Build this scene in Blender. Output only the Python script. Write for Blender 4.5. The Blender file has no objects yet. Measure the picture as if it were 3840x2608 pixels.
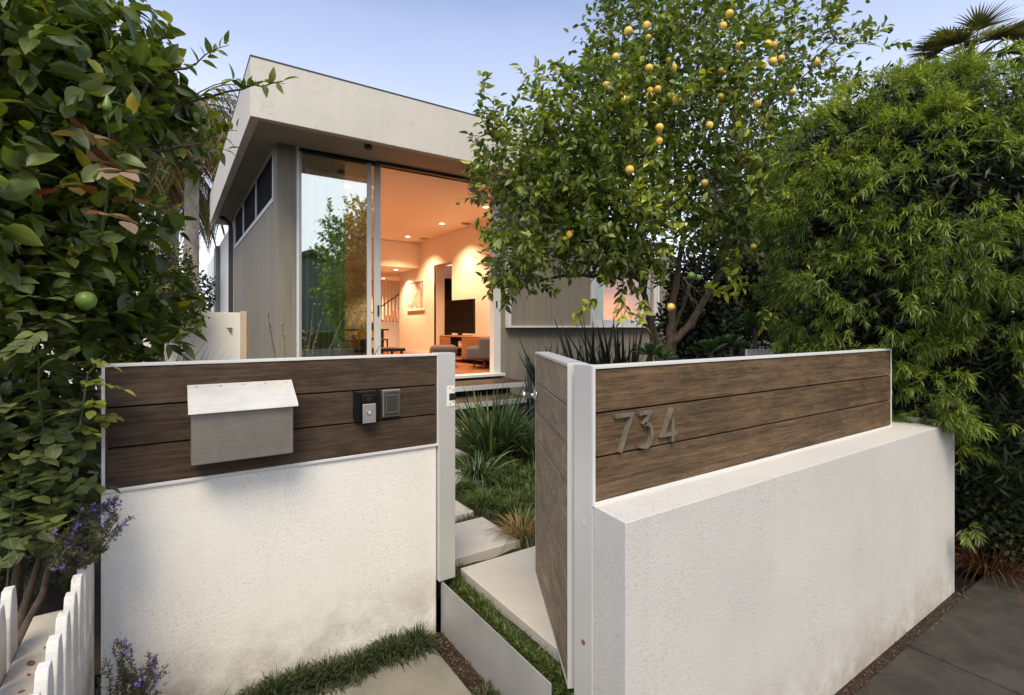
import bpy, math, random
import numpy as np
from mathutils import Vector, Matrix

random.seed(7)
RNG = np.random.default_rng(11)
sc = bpy.context.scene
R = math.radians

# ------------------------------------------------------------------ camera
YAW = R(-33.89)
CAM_Z = 1.5
F = 1901.0                      # focal length in photo pixels (3840 wide)
cam_d = bpy.data.cameras.new('camera')
cam = bpy.data.objects.new('camera', cam_d)
sc.collection.objects.link(cam)
cam.location = (0, 0, CAM_Z)
cam.rotation_euler = (R(90), 0, YAW)
cam_d.sensor_width = 36.0
cam_d.lens = 36.0 * F / 3840.0
cam_d.shift_y = -79.0 / 3840.0
cam_d.clip_start = 0.05
cam_d.clip_end = 3000
sc.camera = cam
CS, SN = math.cos(YAW), math.sin(YAW)

def at(u, v, Y):
    """world point seen at photo pixel (u, v) at distance Y along the view axis"""
    X = (u - 1920) / F * Y
    return Vector((CS * X - SN * Y, SN * X + CS * Y, CAM_Z + (1225 - v) / F * Y))

# ------------------------------------------------------------------ light
SUN_EL, SUN_AZ = 54.0, 214.0     # azimuth measured clockwise from +Y
w = bpy.data.worlds.new("World")
sc.world = w
w.use_nodes = True
nt = w.node_tree
bg = nt.nodes['Background']
sky = nt.nodes.new('ShaderNodeTexSky')
sky.sky_type = 'NISHITA'
sky.sun_disc = False
sky.sun_elevation = R(SUN_EL)
sky.sun_rotation = R(SUN_AZ)
sky.air_density = 1.0
sky.dust_density = 0.4
sky.ozone_density = 2.0
tc = nt.nodes.new('ShaderNodeTexCoord')
sep = nt.nodes.new('ShaderNodeSeparateXYZ')
nt.links.new(tc.outputs['Generated'], sep.inputs[0])
rmp = nt.nodes.new('ShaderNodeValToRGB')
rmp.color_ramp.elements[0].position = 0.0
rmp.color_ramp.elements[0].color = (0.95, 0.95, 0.95, 1)
rmp.color_ramp.elements[1].position = 0.60
rmp.color_ramp.elements[1].color = (0.06, 0.06, 0.06, 1)
_e = rmp.color_ramp.elements.new(0.28); _e.color = (0.60, 0.60, 0.60, 1)
nt.links.new(sep.outputs[2], rmp.inputs[0])
cn = nt.nodes.new('ShaderNodeTexNoise')
cn.inputs['Scale'].default_value = 2.2
cn.inputs['Detail'].default_value = 4
mp = nt.nodes.new('ShaderNodeMapping')
mp.inputs['Scale'].default_value = (1, 1, 3.5)
nt.links.new(tc.outputs['Generated'], mp.inputs[0])
nt.links.new(mp.outputs[0], cn.inputs['Vector'])
cm = nt.nodes.new('ShaderNodeMath'); cm.operation = 'MULTIPLY_ADD'
cm.inputs[1].default_value = 0.16; cm.inputs[2].default_value = -0.08
nt.links.new(cn.outputs['Fac'], cm.inputs[0])
ad = nt.nodes.new('ShaderNodeMath'); ad.operation = 'ADD'; ad.use_clamp = True
nt.links.new(rmp.outputs[0], ad.inputs[0]); nt.links.new(cm.outputs[0], ad.inputs[1])
mx = nt.nodes.new('ShaderNodeMix'); mx.data_type = 'RGBA'
# the cloud veil is thicker towards the street side
sv = nt.nodes.new('ShaderNodeMapRange')
sv.inputs['From Min'].default_value = 0.1; sv.inputs['From Max'].default_value = -0.9
sv.inputs['To Min'].default_value = 0.0; sv.inputs['To Max'].default_value = 0.55
nt.links.new(sep.outputs[1], sv.inputs[0])
ad2 = nt.nodes.new('ShaderNodeMath'); ad2.operation = 'ADD'; ad2.use_clamp = True
nt.links.new(ad.outputs[0], ad2.inputs[0]); nt.links.new(sv.outputs[0], ad2.inputs[1])
nt.links.new(ad2.outputs[0], mx.inputs[0])
tintn = nt.nodes.new('ShaderNodeMix'); tintn.data_type = 'RGBA'; tintn.blend_type = 'MULTIPLY'
tintn.inputs[0].default_value = 1.0; tintn.inputs[7].default_value = (1.10, 1.05, 1.20, 1)
nt.links.new(sky.outputs[0], tintn.inputs[6])
nt.links.new(tintn.outputs[2], mx.inputs[6])
mx.inputs[7].default_value = (7.3, 7.6, 8.3, 1)      # bright thin high cloud, thickest near the horizon
nt.links.new(mx.outputs[2], bg.inputs[0])
bg.inputs[1].default_value = 0.125

sun_d = bpy.data.lights.new('sun', 'SUN')
sun_d.energy = 2.6
sun_d.angle = R(28)
sun_d.color = (1.0, 0.87, 0.63)
sun = bpy.data.objects.new('sun', sun_d)
sc.collection.objects.link(sun)
az, el = R(SUN_AZ), R(SUN_EL)
sdir = Vector((math.sin(az) * math.cos(el), math.cos(az) * math.cos(el), math.sin(el)))
sun.rotation_euler = sdir.to_track_quat('Z', 'Y').to_euler()

sc.view_settings.view_transform = 'Standard'
sc.view_settings.look = 'None'
sc.view_settings.exposure = 0.58
sc.view_settings.gamma = 1.0
sc.cycles.use_denoising = True
sc.cycles.max_bounces = 10
sc.cycles.diffuse_bounces = 5
sc.cycles.transparent_max_bounces = 12
sc.cycles.sample_clamp_indirect = 6.0

# ------------------------------------------------------------------ materials
def new_mat(name):
    m = bpy.data.materials.new(name)
    m.use_nodes = True
    return m, m.node_tree, m.node_tree.nodes['Principled BSDF']

def coords(nt, scale=(1, 1, 1), kind='Object', rot=(0, 0, 0)):
    t = nt.nodes.new('ShaderNodeTexCoord')
    m = nt.nodes.new('ShaderNodeMapping')
    m.inputs['Scale'].default_value = scale
    m.inputs['Rotation'].default_value = rot
    nt.links.new(t.outputs[kind], m.inputs[0])
    return m.outputs[0]

def noise(nt, vec, scale, detail=4, rough=0.55, dist=0.0):
    n = nt.nodes.new('ShaderNodeTexNoise')
    n.inputs['Scale'].default_value = scale
    n.inputs['Detail'].default_value = detail
    n.inputs['Roughness'].default_value = rough
    n.inputs['Distortion'].default_value = dist
    nt.links.new(vec, n.inputs['Vector'])
    return n.outputs['Fac']

def ramp(nt, fac, stops):
    r = nt.nodes.new('ShaderNodeValToRGB')
    e = r.color_ramp.elements
    while len(e) < len(stops):
        e.new(0.5)
    for k, (p, c) in enumerate(stops):
        e[k].position = p
        e[k].color = (*c, 1) if len(c) == 3 else c
    nt.links.new(fac, r.inputs[0])
    return r.outputs[0]

def mixc(nt, fac, a, b, mode='MIX'):
    m = nt.nodes.new('ShaderNodeMix'); m.data_type = 'RGBA'; m.blend_type = mode
    for k, x in ((0, fac), (6, a), (7, b)):
        if hasattr(x, 'is_output'):
            nt.links.new(x, m.inputs[k])
        elif isinstance(x, (int, float)):
            m.inputs[k].default_value = x
        else:
            m.inputs[k].default_value = (*x, 1)
    return m.outputs[2]

def bump(nt, b, h, strength, dist=0.002):
    n = nt.nodes.new('ShaderNodeBump')
    n.inputs['Strength'].default_value = strength
    n.inputs['Distance'].default_value = dist
    nt.links.new(h, n.inputs['Height'])
    nt.links.new(n.outputs[0], b.inputs['Normal'])

def plain(name, col, rough=0.5, metal=0.0, var=0.12, scale=6.0, spec=0.5, emit=None, es=0):
    m, nt, b = new_mat(name)
    f = noise(nt, coords(nt), scale, 5)
    lo = tuple(c * (1 - var) for c in col); hi = tuple(min(1, c * (1 + var)) for c in col)
    nt.links.new(ramp(nt, f, [(0.3, lo), (0.7, hi)]), b.inputs['Base Color'])
    b.inputs['Roughness'].default_value = rough
    b.inputs['Metallic'].default_value = metal
    b.inputs['Specular IOR Level'].default_value = spec
    if emit:
        b.inputs['Emission Color'].default_value = (*emit, 1)
        b.inputs['Emission Strength'].default_value = es
    return m

def stucco(name, col, grain=160, strength=0.55, dirt=0.5, base_z=0.0, tint=(0.33, 0.27, 0.2)):
    m, nt, b = new_mat(name)
    v = coords(nt)
    big = noise(nt, v, 1.6, 5, 0.6)
    c1 = ramp(nt, big, [(0.3, tuple(x * 0.9 for x in col)), (0.72, col)])
    # fine dark pits between the grains
    pit = noise(nt, v, grain * 0.8, 2, 0.5)
    pm = ramp(nt, pit, [(0.34, (1, 1, 1)), (0.44, (0, 0, 0))])
    pat = ramp(nt, noise(nt, v, 2.7, 4, 0.65), [(0.42, (0.1, 0.1, 0.1)), (0.66, (1, 1, 1))])
    pm2 = mixc(nt, 1.0, pm, pat, 'MULTIPLY')
    pm3 = mixc(nt, 1.0, pm2, (0.55, 0.55, 0.55), 'MULTIPLY')
    c2 = mixc(nt, pm3, c1, tuple(x * 0.55 for x in col))
    # vertical water streaks and splash dirt along the foot of the wall
    st = noise(nt, coords(nt, (7, 7, 0.7)), 1.0, 5, 0.6)
    sm = ramp(nt, st, [(0.5, (0, 0, 0)), (0.74, (0.28, 0.28, 0.28))])
    c3 = mixc(nt, sm, c2, tuple(x * 0.78 for x in col))
    g = nt.nodes.new('ShaderNodeNewGeometry')
    s = nt.nodes.new('ShaderNodeSeparateXYZ'); nt.links.new(g.outputs['Position'], s.inputs[0])
    mr = nt.nodes.new('ShaderNodeMapRange')
    mr.inputs['From Min'].default_value = base_z; mr.inputs['From Max'].default_value = base_z + 0.34
    mr.inputs['To Min'].default_value = 1; mr.inputs['To Max'].default_value = 0
    nt.links.new(s.outputs[2], mr.inputs[0])
    dn = ramp(nt, noise(nt, v, 5, 6, 0.7), [(0.36, (0, 0, 0)), (0.62, (1, 1, 1))])
    dm = mixc(nt, 1.0, mr.outputs[0], dn, 'MULTIPLY')
    dm = mixc(nt, 1.0, dm, (dirt,) * 3, 'MULTIPLY')
    c4 = mixc(nt, dm, c3, tint)
    nt.links.new(c4, b.inputs['Base Color'])
    b.inputs['Roughness'].default_value = 0.95
    b.inputs['Specular IOR Level'].default_value = 0.15
    hh = mixc(nt, 0.25, noise(nt, v, grain, 4, 0.75), noise(nt, v, grain * 0.45, 3, 0.6))
    bump(nt, b, hh, strength, 0.007)
    return m

def wood(name, dark, mid, light, axis='x', z0=0.9, h=0.15):
    m, nt, b = new_mat(name)
    sc_ = {'x': (1.0, 30, 30), 'z': (30, 30, 1.0)}[axis]
    v = coords(nt, sc_)
    g = noise(nt, v, 2.2, 9, 0.72, 0.5)
    c = ramp(nt, g, [(0.34, dark), (0.5, mid), (0.68, light)])
    pore = noise(nt, coords(nt, tuple(k * x for k, x in zip((6, 9, 9) if axis == 'x' else (9, 9, 6), sc_))), 1.6, 3, 0.7)
    c = mixc(nt, ramp(nt, pore, [(0.36, (0.8,) * 3), (0.50, (0, 0, 0))]), c, tuple(x * 0.5 for x in dark))
    # every board has faded a little differently
    g2 = nt.nodes.new('ShaderNodeNewGeometry'); s = nt.nodes.new('ShaderNodeSeparateXYZ'); nt.links.new(g2.outputs['Position'], s.inputs[0])
    k = nt.nodes.new('ShaderNodeMath'); k.operation = 'SUBTRACT'; nt.links.new(s.outputs[2], k.inputs[0]); k.inputs[1].default_value = z0
    k2 = nt.nodes.new('ShaderNodeMath'); k2.operation = 'DIVIDE'; nt.links.new(k.outputs[0], k2.inputs[0]); k2.inputs[1].default_value = h
    k3 = nt.nodes.new('ShaderNodeMath'); k3.operation = 'FLOOR'; nt.links.new(k2.outputs[0], k3.inputs[0])
    wn = nt.nodes.new('ShaderNodeTexWhiteNoise'); wn.noise_dimensions = '1D'; nt.links.new(k3.outputs[0], wn.inputs['W'])
    c = mixc(nt, 1.0, c, ramp(nt, wn.outputs['Value'], [(0, (0.86, 0.84, 0.82)), (1, (1.14, 1.12, 1.1))]), 'MULTIPLY')
    # sun bleached and stained clouds
    pat = ramp(nt, noise(nt, coords(nt, (2.0, 3, 6)), 1.9, 6, 0.75, 0.8), [(0.46, (0, 0, 0)), (0.74, (0.6,) * 3)])
    c = mixc(nt, pat, c, (light[0] * 1.2, light[1] * 1.08, light[2] * 0.95))
    dk = ramp(nt, noise(nt, coords(nt, (1.7, 2, 5)), 2.3, 5, 0.7, 0.6), [(0.5, (0, 0, 0)), (0.72, (0.7,) * 3)])
    c = mixc(nt, dk, c, tuple(x * 0.8 for x in dark))
    nt.links.new(c, b.inputs['Base Color'])
    b.inputs['Roughness'].default_value = 0.7
    b.inputs['Specular IOR Level'].default_value = 0.25
    bump(nt, b, pore, 0.5, 0.0015)
    return m

def boardform(name, col):
    m, nt, b = new_mat(name)
    v = coords(nt, (9, 9, 0.35))
    f = noise(nt, v, 2.0, 6, 0.65)
    c = ramp(nt, f, [(0.25, tuple(x * 0.72 for x in col)), (0.5, col), (0.75, tuple(x * 1.18 for x in col))])
    bl = ramp(nt, noise(nt, coords(nt), 1.4, 5, 0.6), [(0.35, (0.35,) * 3), (0.65, (0, 0, 0))])
    c = mixc(nt, bl, c, tuple(x * 0.75 for x in col))
    bands = noise(nt, coords(nt, (5.5, 5.5, 0.02)), 1.0, 0)
    c = mixc(nt, ramp(nt, bands, [(0.4, (0.22,) * 3), (0.6, (0, 0, 0))]), c, tuple(x * 0.7 for x in col))
    nt.links.new(c, b.inputs['Base Color'])
    b.inputs['Roughness'].default_value = 0.88
    bump(nt, b, noise(nt, coords(nt, (40, 40, 2)), 1.5, 4), 0.4, 0.004)
    return m

def concrete(name, col, dark=0.7, spots=True, s=3.0):
    m, nt, b = new_mat(name)
    v = coords(nt)
    c = ramp(nt, noise(nt, v, s, 6, 0.65, 0.4), [(0.3, tuple(x * dark for x in col)), (0.65, col)])
    if spots:
        sp = ramp(nt, noise(nt, v, 22, 3, 0.6), [(0.66, (0, 0, 0)), (0.74, (0.35,) * 3)])
        c = mixc(nt, sp, c, tuple(x * 0.5 for x in col))
    fg = ramp(nt, noise(nt, v, 170, 2), [(0.3, (0.3,) * 3), (0.5, (0, 0, 0))])
    c = mixc(nt, fg, c, tuple(x * 0.7 for x in col))
    nt.links.new(c, b.inputs['Base Color'])
    b.inputs['Roughness'].default_value = 0.85
    b.inputs['Specular IOR Level'].default_value = 0.3
    bump(nt, b, noise(nt, v, 120, 3), 0.25, 0.002)
    return m

def leafmat(name, stops, rough=0.42, transl=0.28, spec=0.5, vein=False):
    m, nt, b = new_mat(name)
    g_ = GAIN.get(name, 1.0)
    stops = [(p, tuple(min(0.8, x * g_ * y) for x, y in zip(c, HUE.get(name, (1.3, 1.0, 0.8))))) for p, c in stops]
    a = nt.nodes.new('ShaderNodeAttribute'); a.attribute_name = 'var'
    c = ramp(nt, a.outputs['Fac'], stops)
    if vein:
        bl = ramp(nt, noise(nt, coords(nt), 38, 3, 0.6), [(0.35, (0.0,) * 3), (0.7, (0.3,) * 3)])
        c = mixc(nt, bl, c, (0.16, 0.18, 0.035))
        ra = nt.nodes.new('ShaderNodeAttribute'); ra.attribute_name = 'rib'
        edge = ramp(nt, ra.outputs['Fac'], [(0.0, (0.55,) * 3), (0.09, (0.0,) * 3), (0.78, (0.0,) * 3), (1.0, (vein,) * 3)])
        c = mixc(nt, edge, c, (0.24, 0.28, 0.06))
        pf_ = ramp(nt, noise(nt, coords(nt), 11, 2, 0.5), [(0.5, (0.0,) * 3), (0.72, (0.35,) * 3)])
        c = mixc(nt, pf_, c, (0.012, 0.022, 0.008))
    nt.links.new(c, b.inputs['Base Color'])
    b.inputs['Roughness'].default_value = rough
    b.inputs['Specular IOR Level'].default_value = spec
    t = nt.nodes.new('ShaderNodeBsdfTranslucent')
    c2 = mixc(nt, 1.0, c, (1.5, 1.7, 0.55), 'MULTIPLY')
    nt.links.new(c2, t.inputs['Color'])
    mm = nt.nodes.new('ShaderNodeMixShader'); mm.inputs[0].default_value = transl
    out = nt.nodes['Material Output']
    nt.links.new(b.outputs[0], mm.inputs[1]); nt.links.new(t.outputs[0], mm.inputs[2])
    nt.links.new(mm.outputs[0], out.inputs[0])
    return m

def glassmat(name, refl=0.5, tint=(0.7, 0.78, 0.72)):
    m, nt, b = new_mat(name)
    nt.nodes.remove(b)
    g = nt.nodes.new('ShaderNodeBsdfGlossy'); g.inputs['Roughness'].default_value = 0.0
    g.inputs['Color'].default_value = (0.95, 1.0, 0.97, 1)
    t = nt.nodes.new('ShaderNodeBsdfTransparent'); t.inputs['Color'].default_value = (*tint, 1)
    fr = nt.nodes.new('ShaderNodeLayerWeight'); fr.inputs['Blend'].default_value = 0.2
    mr = nt.nodes.new('ShaderNodeMapRange')
    mr.inputs['To Min'].default_value = refl; mr.inputs['To Max'].default_value = 0.95
    nt.links.new(fr.outputs['Fresnel'], mr.inputs[0])
    mm = nt.nodes.new('ShaderNodeMixShader')
    nt.links.new(mr.outputs[0], mm.inputs[0])
    nt.links.new(t.outputs[0], mm.inputs[1]); nt.links.new(g.outputs[0], mm.inputs[2])
    nt.links.new(mm.outputs[0], nt.nodes['Material Output'].inputs[0])
    return m

M = {}
HUE = {k: (0.9, 1.0, 0.8) for k in ('mondo grass blades', 'dark mondo blades', 'grey green strap leaves', 'black green sword leaves', 'succulent rosette')}
HUE['narrow weeping leaves'] = (1.42, 1.0, 0.7)
HUE['grey green curtain'] = (1, 1, 1)
HUE['violet petals'] = (0.8, 0.9, 1.05)
GAIN = {'big citrus leaves': 1.6, 'lemon leaves': 2.0, 'narrow weeping leaves': 2.2, 'mondo grass blades': 1.0, 'dark rose leaves': 1.3, 'palm leaflets': 1.2}
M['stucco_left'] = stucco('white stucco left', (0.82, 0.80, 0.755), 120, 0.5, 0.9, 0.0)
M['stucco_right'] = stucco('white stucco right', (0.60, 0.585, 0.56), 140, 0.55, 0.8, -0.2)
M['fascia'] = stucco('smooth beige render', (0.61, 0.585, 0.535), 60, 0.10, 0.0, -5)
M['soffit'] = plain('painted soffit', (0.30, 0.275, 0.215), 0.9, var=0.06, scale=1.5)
M['wood_left'] = wood('dark weathered hardwood', (0.032, 0.020, 0.013), (0.060, 0.040, 0.026), (0.100, 0.070, 0.047))
M['wood_right'] = wood('warm weathered hardwood', (0.050, 0.032, 0.018), (0.112, 0.074, 0.042), (0.195, 0.132, 0.075))
M['wood_gate'] = wood('pale weathered hardwood', (0.15, 0.113, 0.077), (0.27, 0.215, 0.152), (0.42, 0.345, 0.25))
M['deck'] = wood('dark deck boards', (0.04, 0.026, 0.02), (0.075, 0.05, 0.038), (0.11, 0.075, 0.055))
M['alu'] = plain('satin anodised aluminium', (0.60, 0.60, 0.595), 0.42, 0.35, 0.04, 3)
M['alu_white'] = plain('white powder coated aluminium', (0.66, 0.66, 0.645), 0.45, 0.1, 0.04, 3)
M['steel'] = plain('brushed steel', (0.33, 0.31, 0.285), 0.45, 0.75, 0.14, 9)
M['steel_lid'] = plain('brushed steel lid', (0.62, 0.61, 0.59), 0.38, 0.6, 0.05, 10)
M['digit'] = plain('weathered bronze grey metal', (0.19, 0.165, 0.125), 0.5, 0.35, 0.25, 30)
M['chrome'] = plain('chrome', (0.7, 0.7, 0.71), 0.15, 1.0, 0.02)
M['black'] = plain('black plastic', (0.006, 0.006, 0.0065), 0.35, spec=0.3)
M['void'] = plain('dark cavity', (0.006, 0.006, 0.006), 0.9)  # near-black colour, paints the shade in board gaps and hollows
M['rust'] = plain('rusty screw', (0.22, 0.10, 0.05), 0.7, 0.3, 0.3, 90)
M['conc_wall'] = boardform('board formed concrete', (0.235, 0.212, 0.168))
M['stone'] = concrete('pale cast paver', (0.50, 0.47, 0.42), 0.85, True, 3)
M['slab'] = concrete('entry slab concrete', (0.235, 0.22, 0.18), 0.68, True, 4)
M['sidewalk'] = concrete('old pavement concrete', (0.055, 0.050, 0.041), 0.45, True, 5)
M['road'] = concrete('asphalt', (0.05, 0.05, 0.05), 0.8, True, 8)
M['soil'] = concrete('garden soil', (0.035, 0.024, 0.017), 0.4, True, 12)
M['picket'] = stucco('white painted pickets', (0.68, 0.675, 0.655), 60, 0.25, 1.0, 0.45)
M['white'] = plain('white paint', (0.78, 0.77, 0.74), 0.5, var=0.03)
M['gatewhite'] = plain('white gate panel', (0.85, 0.84, 0.80), 0.5, var=0.05, scale=1.5)
M['peach'] = plain('bare pine trim', (0.62, 0.50, 0.37), 0.6, var=0.08)
M['dkscreen'] = plain('dark insect screen', (0.010, 0.010, 0.011), 0.95, var=0.2, spec=0.08)
M['dkmetal'] = plain('dark bronze metal', (0.05, 0.048, 0.045), 0.5, 0.3)
M['room'] = plain('warm white room paint', (0.78, 0.70, 0.60), 0.85, var=0.02, scale=1)
M['roomfloor'] = wood('orange timber floor', (0.16, 0.055, 0.018), (0.26, 0.09, 0.03), (0.34, 0.13, 0.05))
M['cabinet'] = wood('honey timber cabinet', (0.30, 0.15, 0.07), (0.40, 0.21, 0.10), (0.48, 0.27, 0.14))
M['legs'] = plain('dark walnut leg', (0.02, 0.013, 0.01), 0.4)
M['fabric'] = plain('grey wool upholstery', (0.11, 0.10, 0.105), 0.95, var=0.3, scale=120)
M['curtain'] = leafmat('grey green curtain', [(0, (0.56, 0.70, 0.66)), (1, (0.58, 0.72, 0.68))], 0.9, 0.18, 0.1)
M['glass'] = glassmat('coated sliding door glass', 0.46, (0.86, 0.92, 0.88))
M['glass2'] = glassmat('window glass', 0.10, (0.9, 0.92, 0.9))
M['lamp'] = plain('lit downlight', (1, 0.9, 0.7), 0.5, emit=(1.0, 0.72, 0.42), es=14)
M['bark'] = plain('brown citrus bark', (0.075, 0.052, 0.038), 0.9, var=0.45, scale=28)
M['twig'] = plain('grey brown twigs', (0.12, 0.095, 0.07), 0.9, var=0.35, scale=20)
M['greentwig'] = plain('green citrus shoots', (0.07, 0.09, 0.025), 0.7, var=0.3)
M['palmbark'] = concrete('pale palm trunk', (0.42, 0.37, 0.31), 0.5, True, 6)

def brushed(name, lo, hi, rough, metal):
    m, nt, b = new_mat(name)
    c = ramp(nt, noise(nt, coords(nt, (3, 3, 120)), 3, 4, 0.6), [(0.3, lo), (0.7, hi)])
    sm = ramp(nt, noise(nt, coords(nt, (5, 5, 2)), 2.2, 5, 0.65), [(0.40, (0.0,) * 3), (0.72, (0.5,) * 3)])
    c = mixc(nt, sm, c, tuple(x * 0.72 for x in lo))
    nt.links.new(c, b.inputs['Base Color'])
    b.inputs['Metallic'].default_value = metal
    b.inputs['Roughness'].default_value = rough
    return m
M['steel'] = brushed('brushed steel shaded tone', (0.31, 0.285, 0.25), (0.41, 0.375, 0.33), 0.38, 0.7)  # body tone darkened for the ground it mirrors
M['steel_lid'] = brushed('brushed steel lit lid', (0.62, 0.60, 0.56), (0.72, 0.70, 0.66), 0.42, 0.25)  # lighter copy of the same steel for the brightly lit lid
def M_fruit(name, a, b_):
    m, nt, b = new_mat(name)
    c = ramp(nt, noise(nt, coords(nt), 9, 3), [(0.35, a), (0.68, b_)])
    nt.links.new(c, b.inputs['Base Color'])
    b.inputs['Roughness'].default_value = 0.42
    bump(nt, b, noise(nt, coords(nt), 260, 2), 0.35, 0.0015)
    return m
M['lemon'] = M_fruit('ripe lemon rind', (0.70, 0.42, 0.06), (0.80, 0.56, 0.13))
M['lime'] = M_fruit('unripe green rind', (0.06, 0.13, 0.02), (0.16, 0.24, 0.04))
M['ochre'] = M_fruit('ripening rind', (0.35, 0.30, 0.04), (0.62, 0.42, 0.07))

G = lambda *s: list(s)
M['leaf_citrus'] = leafmat('big citrus leaves', G((0.0, (0.018, 0.040, 0.012)), (0.45, (0.040, 0.080, 0.016)), (0.80, (0.080, 0.130, 0.022)), (0.93, (0.16, 0.21, 0.04)), (1.0, (0.45, 0.36, 0.05))), 0.38, 0.22, 0.5, 0.12)
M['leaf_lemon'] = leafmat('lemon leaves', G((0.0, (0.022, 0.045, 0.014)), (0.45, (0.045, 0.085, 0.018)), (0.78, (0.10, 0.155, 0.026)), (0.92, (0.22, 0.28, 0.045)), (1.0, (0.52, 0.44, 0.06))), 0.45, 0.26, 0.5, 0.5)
M['leaf_rose'] = leafmat('dark rose leaves', G((0, (0.018, 0.036, 0.020)), (0.6, (0.035, 0.062, 0.030)), (1.0, (0.07, 0.11, 0.03))), 0.5, 0.12, 0.5, 0.05)
M['leaf_red'] = leafmat('bronze red rose leaves', G((0, (0.07, 0.016, 0.012)), (0.35, (0.11, 0.045, 0.025)), (0.5, (0.09, 0.10, 0.05)), (1.0, (0.23, 0.19, 0.175))), 0.5, 0.2)
M['leaf_podo'] = leafmat('narrow weeping leaves', G((0, (0.020, 0.042, 0.012)), (0.5, (0.045, 0.090, 0.020)), (0.85, (0.10, 0.17, 0.035)), (1.0, (0.20, 0.27, 0.06))), 0.45, 0.25)
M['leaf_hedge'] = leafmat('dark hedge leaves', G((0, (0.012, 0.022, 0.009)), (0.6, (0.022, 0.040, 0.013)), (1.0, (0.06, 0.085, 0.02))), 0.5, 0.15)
M['leaf_bush'] = leafmat('clipped bush leaves', G((0, (0.03, 0.05, 0.015)), (0.6, (0.06, 0.09, 0.025)), (1.0, (0.15, 0.17, 0.05))), 0.5, 0.2)
M['blade_mondo'] = leafmat('mondo grass blades', G((0, (0.022, 0.038, 0.010)), (0.6, (0.055, 0.085, 0.018)), (0.92, (0.12, 0.15, 0.030)), (1.0, (0.20, 0.18, 0.06))), 0.5, 0.15)
M['blade_dk'] = leafmat('dark mondo blades', G((0, (0.014, 0.022, 0.010)), (0.6, (0.030, 0.042, 0.014)), (1.0, (0.09, 0.095, 0.035))), 0.5, 0.12)
M['blade_strap'] = leafmat('grey green strap leaves', G((0, (0.022, 0.040, 0.020)), (0.6, (0.050, 0.078, 0.036)), (0.95, (0.10, 0.135, 0.06)), (1.0, (0.30, 0.26, 0.06))), 0.4, 0.12)
M['blade_sword'] = leafmat('black green sword leaves', G((0, (0.012, 0.017, 0.010)), (1.0, (0.035, 0.048, 0.026))), 0.4, 0.08)
M['blade_tan'] = leafmat('tan tipped tuft', G((0, (0.05, 0.07, 0.02)), (0.6, (0.12, 0.12, 0.04)), (1.0, (0.32, 0.25, 0.13))), 0.6, 0.15)
M['blade_rust'] = leafmat('dry rusty tuft', G((0, (0.03, 0.014, 0.007)), (0.7, (0.08, 0.035, 0.014)), (1.0, (0.14, 0.10, 0.04))), 0.7, 0.1)
M['litter'] = leafmat('dry litter', G((0, (0.03, 0.022, 0.015)), (0.7, (0.07, 0.05, 0.034)), (1.0, (0.14, 0.10, 0.06))), 0.9, 0.0)
M['leaf_rosemary'] = leafmat('rosemary needles', G((0, (0.03, 0.045, 0.022)), (1.0, (0.085, 0.11, 0.05))), 0.6, 0.1)
M['petal'] = leafmat('violet petals', G((0, (0.20, 0.12, 0.42)), (1.0, (0.42, 0.28, 0.66))), 0.6, 0.3)
M['succulent'] = leafmat('succulent rosette', G((0, (0.025, 0.055, 0.020)), (1.0, (0.07, 0.12, 0.045))), 0.4, 0.1)
M['pencil'] = leafmat('pencil stems', G((0, (0.10, 0.13, 0.06)), (1.0, (0.26, 0.29, 0.15))), 0.6, 0.1)
M['palmleaf'] = leafmat('palm leaflets', G((0, (0.035, 0.05, 0.02)), (0.7, (0.10, 0.12, 0.045)), (1.0, (0.24, 0.22, 0.12))), 0.45, 0.2)
M['yellowfl'] = leafmat('yellow flowers', G((0, (0.45, 0.33, 0.02)), (1, (0.8, 0.6, 0.05))), 0.6, 0.2)

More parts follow.
